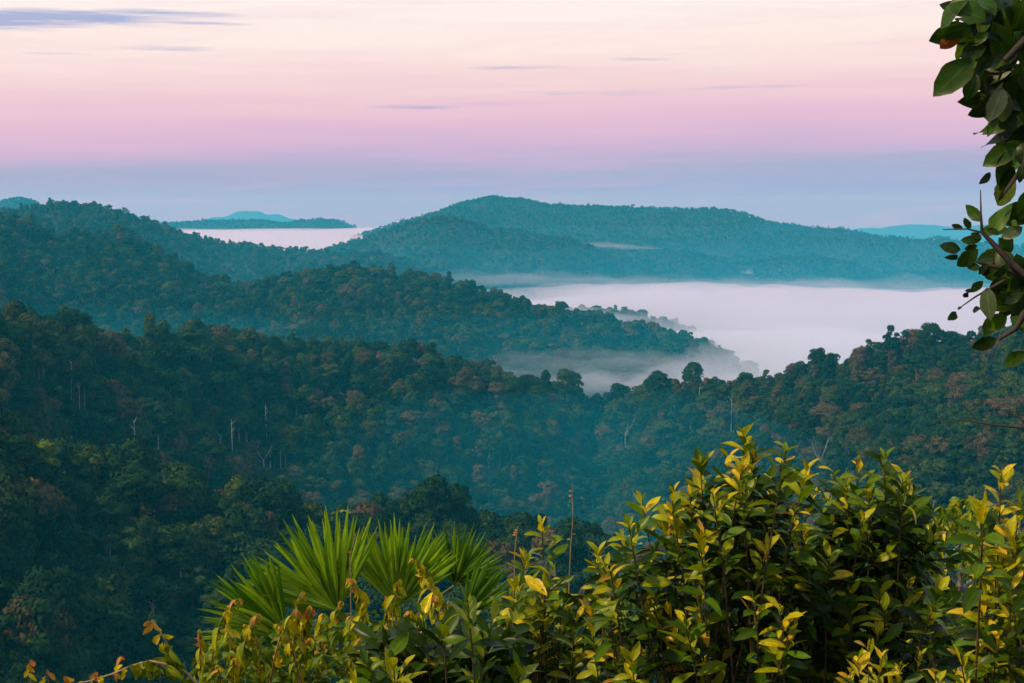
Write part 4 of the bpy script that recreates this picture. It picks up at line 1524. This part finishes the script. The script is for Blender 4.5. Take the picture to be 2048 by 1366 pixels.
# ------------------------------------------------------------------ thin dry stalks
for (pts_, r, lab) in [([(1138, 1175), (1141, 1100), (1146, 1030), (1144, 966)], 5.8, "tallest thin dry stalk standing left of the big bush"),
                       ([(1029, 1115), (1031, 1085), (1036, 1052)], 6.0, "short reddish stalk left of the small yellow shrub"),
                       ([(700, 1112), (706, 1088), (713, 1064)], 8.6, "pale broken stalk poking up between the palm fans")]:
    g0 = ground_at(pts_[0][0], r)
    root = empty("dry_stalk", g0)
    tag(root, lab, "stalk", "thin dry stalks")
    pp = [g0] + [ray_pt(x, y, r) for x, y in pts_]
    A = Acc()
    A.add(tube([p - g0 for p in pp], [0.003] + [0.0024 - 0.0005 * i for i in range(len(pts_))], 5))
    link("stem", A.mesh("stem", [M_TAN]), root)
    for k in range(4):
        t = 0.45 + 0.17 * k
        i = min(len(pp) - 2, 1 + int(t * (len(pp) - 2)))
        p = pp[i].lerp(pp[i + 1], 0.3 + 0.15 * k)
        o = link("bud", LEAFMESH["vine"][k], root, Matrix.Translation(-g0) @ leaf_matrix(p, Vector((rnd.choice((-1, 1)), -.2, 0.3)), Vector((0, -.8, .5)), 0.022))
        o["tone"] = 0.95

# ------------------------------------------------------------------ overhanging tree at the right
base = ground_at(2230, 3.4)
pl = Plant("overhanging_tree", base, "dark leafy branches of a tree hanging in from the right edge", "tree", "tree")
RT = 3.3


def zu(x, y):            # upper picture window
    return 1850 + x / 3.596, y / 3.596


def zl_(x, y):           # lower picture window
    return 1850 + x / 3.793, 380 + y / 3.793


def leaf_px(b, t, tone, r=RT, face=None):
    p0 = ray_pt(b[0], b[1], r)
    p1 = ray_pt(t[0], t[1], r + rnd.uniform(-.03, .03))
    nrm = face or Vector((rnd.uniform(-.5, .5), -1.0, rnd.uniform(-.3, .6)))
    pl.leaf(p0, p1 - p0, nrm, (p1 - p0).length * 1.05, tone - 0.04 if tone < 0.9 else tone)


def br(pts_, rads, r=RT, name="branch", mat=None):
    pl.stem([ray_pt(x, y, r) for x, y in pts_], rads, mat or M_DARKSTEM, name, 6)


trunk_top = ray_pt(2260, -260, 3.5)
pl.stem([base + Vector((0, 0, -.2)), base * 0.5 + trunk_top * 0.5 + Vector((.08, 0, 0)), trunk_top], [0.07, 0.055, 0.035], M_BARK, "trunk", 9)
br([(2260, -120), (2150, -30), (2070, 60), (2010, 120)], [0.016, 0.013, 0.010, 0.006])
br([(2150, -30), (2080, 180), (2050, 330), (1998, 400)], [0.012, 0.010, 0.007, 0.003])
br([(2240, 300), (2130, 560), (2060, 560), (2018, 522), (1982, 483), (1964, 465), (1962, 428), (1961, 380)], [0.014, 0.011, 0.009, 0.0075, 0.006, 0.004, 0.0022, 0.001])
br([(2060, 560), (2010, 535), (1974, 531), (1950, 522)], [0.008, 0.006, 0.004, 0.002], RT + .02)
br([(2130, 560), (2048, 628), (2032, 657), (1998, 678)], [0.010, 0.008, 0.006, 0.004], RT - .02)
br([(2010, 560), (1978, 578), (1950, 594), (1916, 618)], [0.004, 0.003, 0.002, 0.001], RT)
br([(1964, 465), (1935, 458), (1885, 459)], [0.003, 0.002, 0.001], RT)
for (b, t, tone) in [((440, 150), (182, 20), .62), ((330, 190), (90, 250), .55), ((255, 205), (118, 375), 1.0), ((340, 420), (90, 690), .55), ((365, 530), (304, 705), .50),
                     ((420, 500), (462, 680), .30), ((300, 300), (200, 340), .35), ((560, 630), (480, 860), .95), ((560, 640), (590, 895), .93), ((520, 840), (452, 980), .60),
                     ((445, 900), (383, 1025), .95), ((660, 1040), (436, 1200), .55), ((600, 1080), (528, 1335), .45), ((640, 1200), (540, 1366), .40), ((470, 1240), (430, 1320), .2),
                     ((520, 60), (378, -20), .62), ((560, 420), (535, 560), .93), ((620, 480), (560, 600), .25), ((700, 480), (600, 590), .60), ((712, 1180), (675, 1285), .45),
                     ((420, 140), (330, 60), .66), ((450, 230), (340, 330), .58), ((440, 330), (240, 420), .45), ((560, 990), (545, 1020), .2)]:
    leaf_px(zu(*b), zu(*t), tone)
for (b, t, tone) in [((432, 240), (315, 115), .62), ((345, 292), (300, 215), .42), ((285, 290), (205, 265), .30), ((500, 330), (650, 108), .72), ((470, 300), (560, 330), .35), ((430, 370), (270, 395), .42),
                     ((405, 450), (248, 575), .50), ((270, 455), (118, 430), .40), ((250, 492), (150, 520), .25), ((425, 590), (315, 575), .50), ((520, 440), (462, 490), .72),
                     ((440, 690), (345, 775), .40), ((470, 740), (492, 975), .94), ((640, 770), (495, 960), .45), ((600, 860), (745, 780), .35), ((620, 950), (474, 1072), .72),
                     ((548, 1130), (362, 1195), .25), ((238, 930), (198, 985), .35), ((280, 890), (240, 900), .25), ((755, 1220), (612, 1352), .55), ((600, -20), (560, 115), .50),
                     ((760, 130), (735, 215), .45), ((650, 330), (590, 370), .95), ((740, 280), (590, 370), .94), ((560, 360), (600, 440), .62), ((520, 650), (640, 620), .40),
                     ((420, 905), (360, 912), .2), ((660, 230), (700, 270), .68), ((560, 1130), (560, 1080), .3), ((370, 760), (300, 770), .15), ((330, 780), (292, 815), .15),
                     ((470, 560), (410, 640), .12), ((490, 590), (440, 660), .12), ((430, 360), (350, 330), .45), ((400, 420), (300, 450), .35), ((520, 780), (450, 840), .45)]:
    leaf_px(zl_(*b), zl_(*t), tone)


def rand_leaf(x0, x1, y0, y1, n, tone, r0=RT, r1=RT + .45, size=0.10):
    for _ in range(n):
        p = ray_pt(rnd.uniform(x0, x1), rnd.uniform(y0, y1), rnd.uniform(r0, r1))
        a = rnd.uniform(0, 6.28)
        d = Vector((math.cos(a), rnd.uniform(-.5, .5), math.sin(a) - 0.45))
        pl.leaf(p, d, Vector((rnd.gauss(0, .5), -1, rnd.gauss(.3, .5))), size * rnd.uniform(.75, 1.2), tone + rnd.gauss(0, .15))


rand_leaf(1930, 2060, -30, 70, 38, .44, size=.088)
rand_leaf(1935, 2060, 40, 140, 36, .36, size=.088)
rand_leaf(1985, 2065, 100, 210, 26, .34, size=.085)
rand_leaf(2015, 2070, 190, 300, 20, .40, size=.085)
rand_leaf(2018, 2080, 280, 390, 12, .40, size=.080)
rand_leaf(2012, 2075, 455, 600, 22, .38, size=.085)
rand_leaf(1985, 2055, 525, 640, 14, .40, size=.080)
rand_leaf(2055, 2200, -40, 720, 60, .30)
pl.finish()

# bare twig below it
g0 = ray_pt(2140, 868, 3.6)
root = empty("bare_twig", g0)
tag(root, "thin black leafless twig reaching in from the right edge", "twig")
for nm_, pts_, rad0 in (("stem", [(2140, 868), (2048, 855), (1995, 851), (1940, 842), (1872, 837)], 0.0042), ("side_twig", [(1958, 845), (1935, 820), (1903, 790)], 0.0016),
                        ("side_twig", [(2100, 862), (2048, 842), (2008, 818)], 0.0024), ("side_twig", [(2048, 832), (2030, 824), (2008, 817)], 0.0014)):
    A = Acc()
    k = len(pts_)
    A.add(tube([ray_pt(x, y, 3.6) - g0 for x, y in pts_], [rad0 * (1 - 0.8 * i / (k - 1)) for i in range(k)], 5))
    link(nm_, A.mesh(nm_, [M_DARKSTEM]), root)
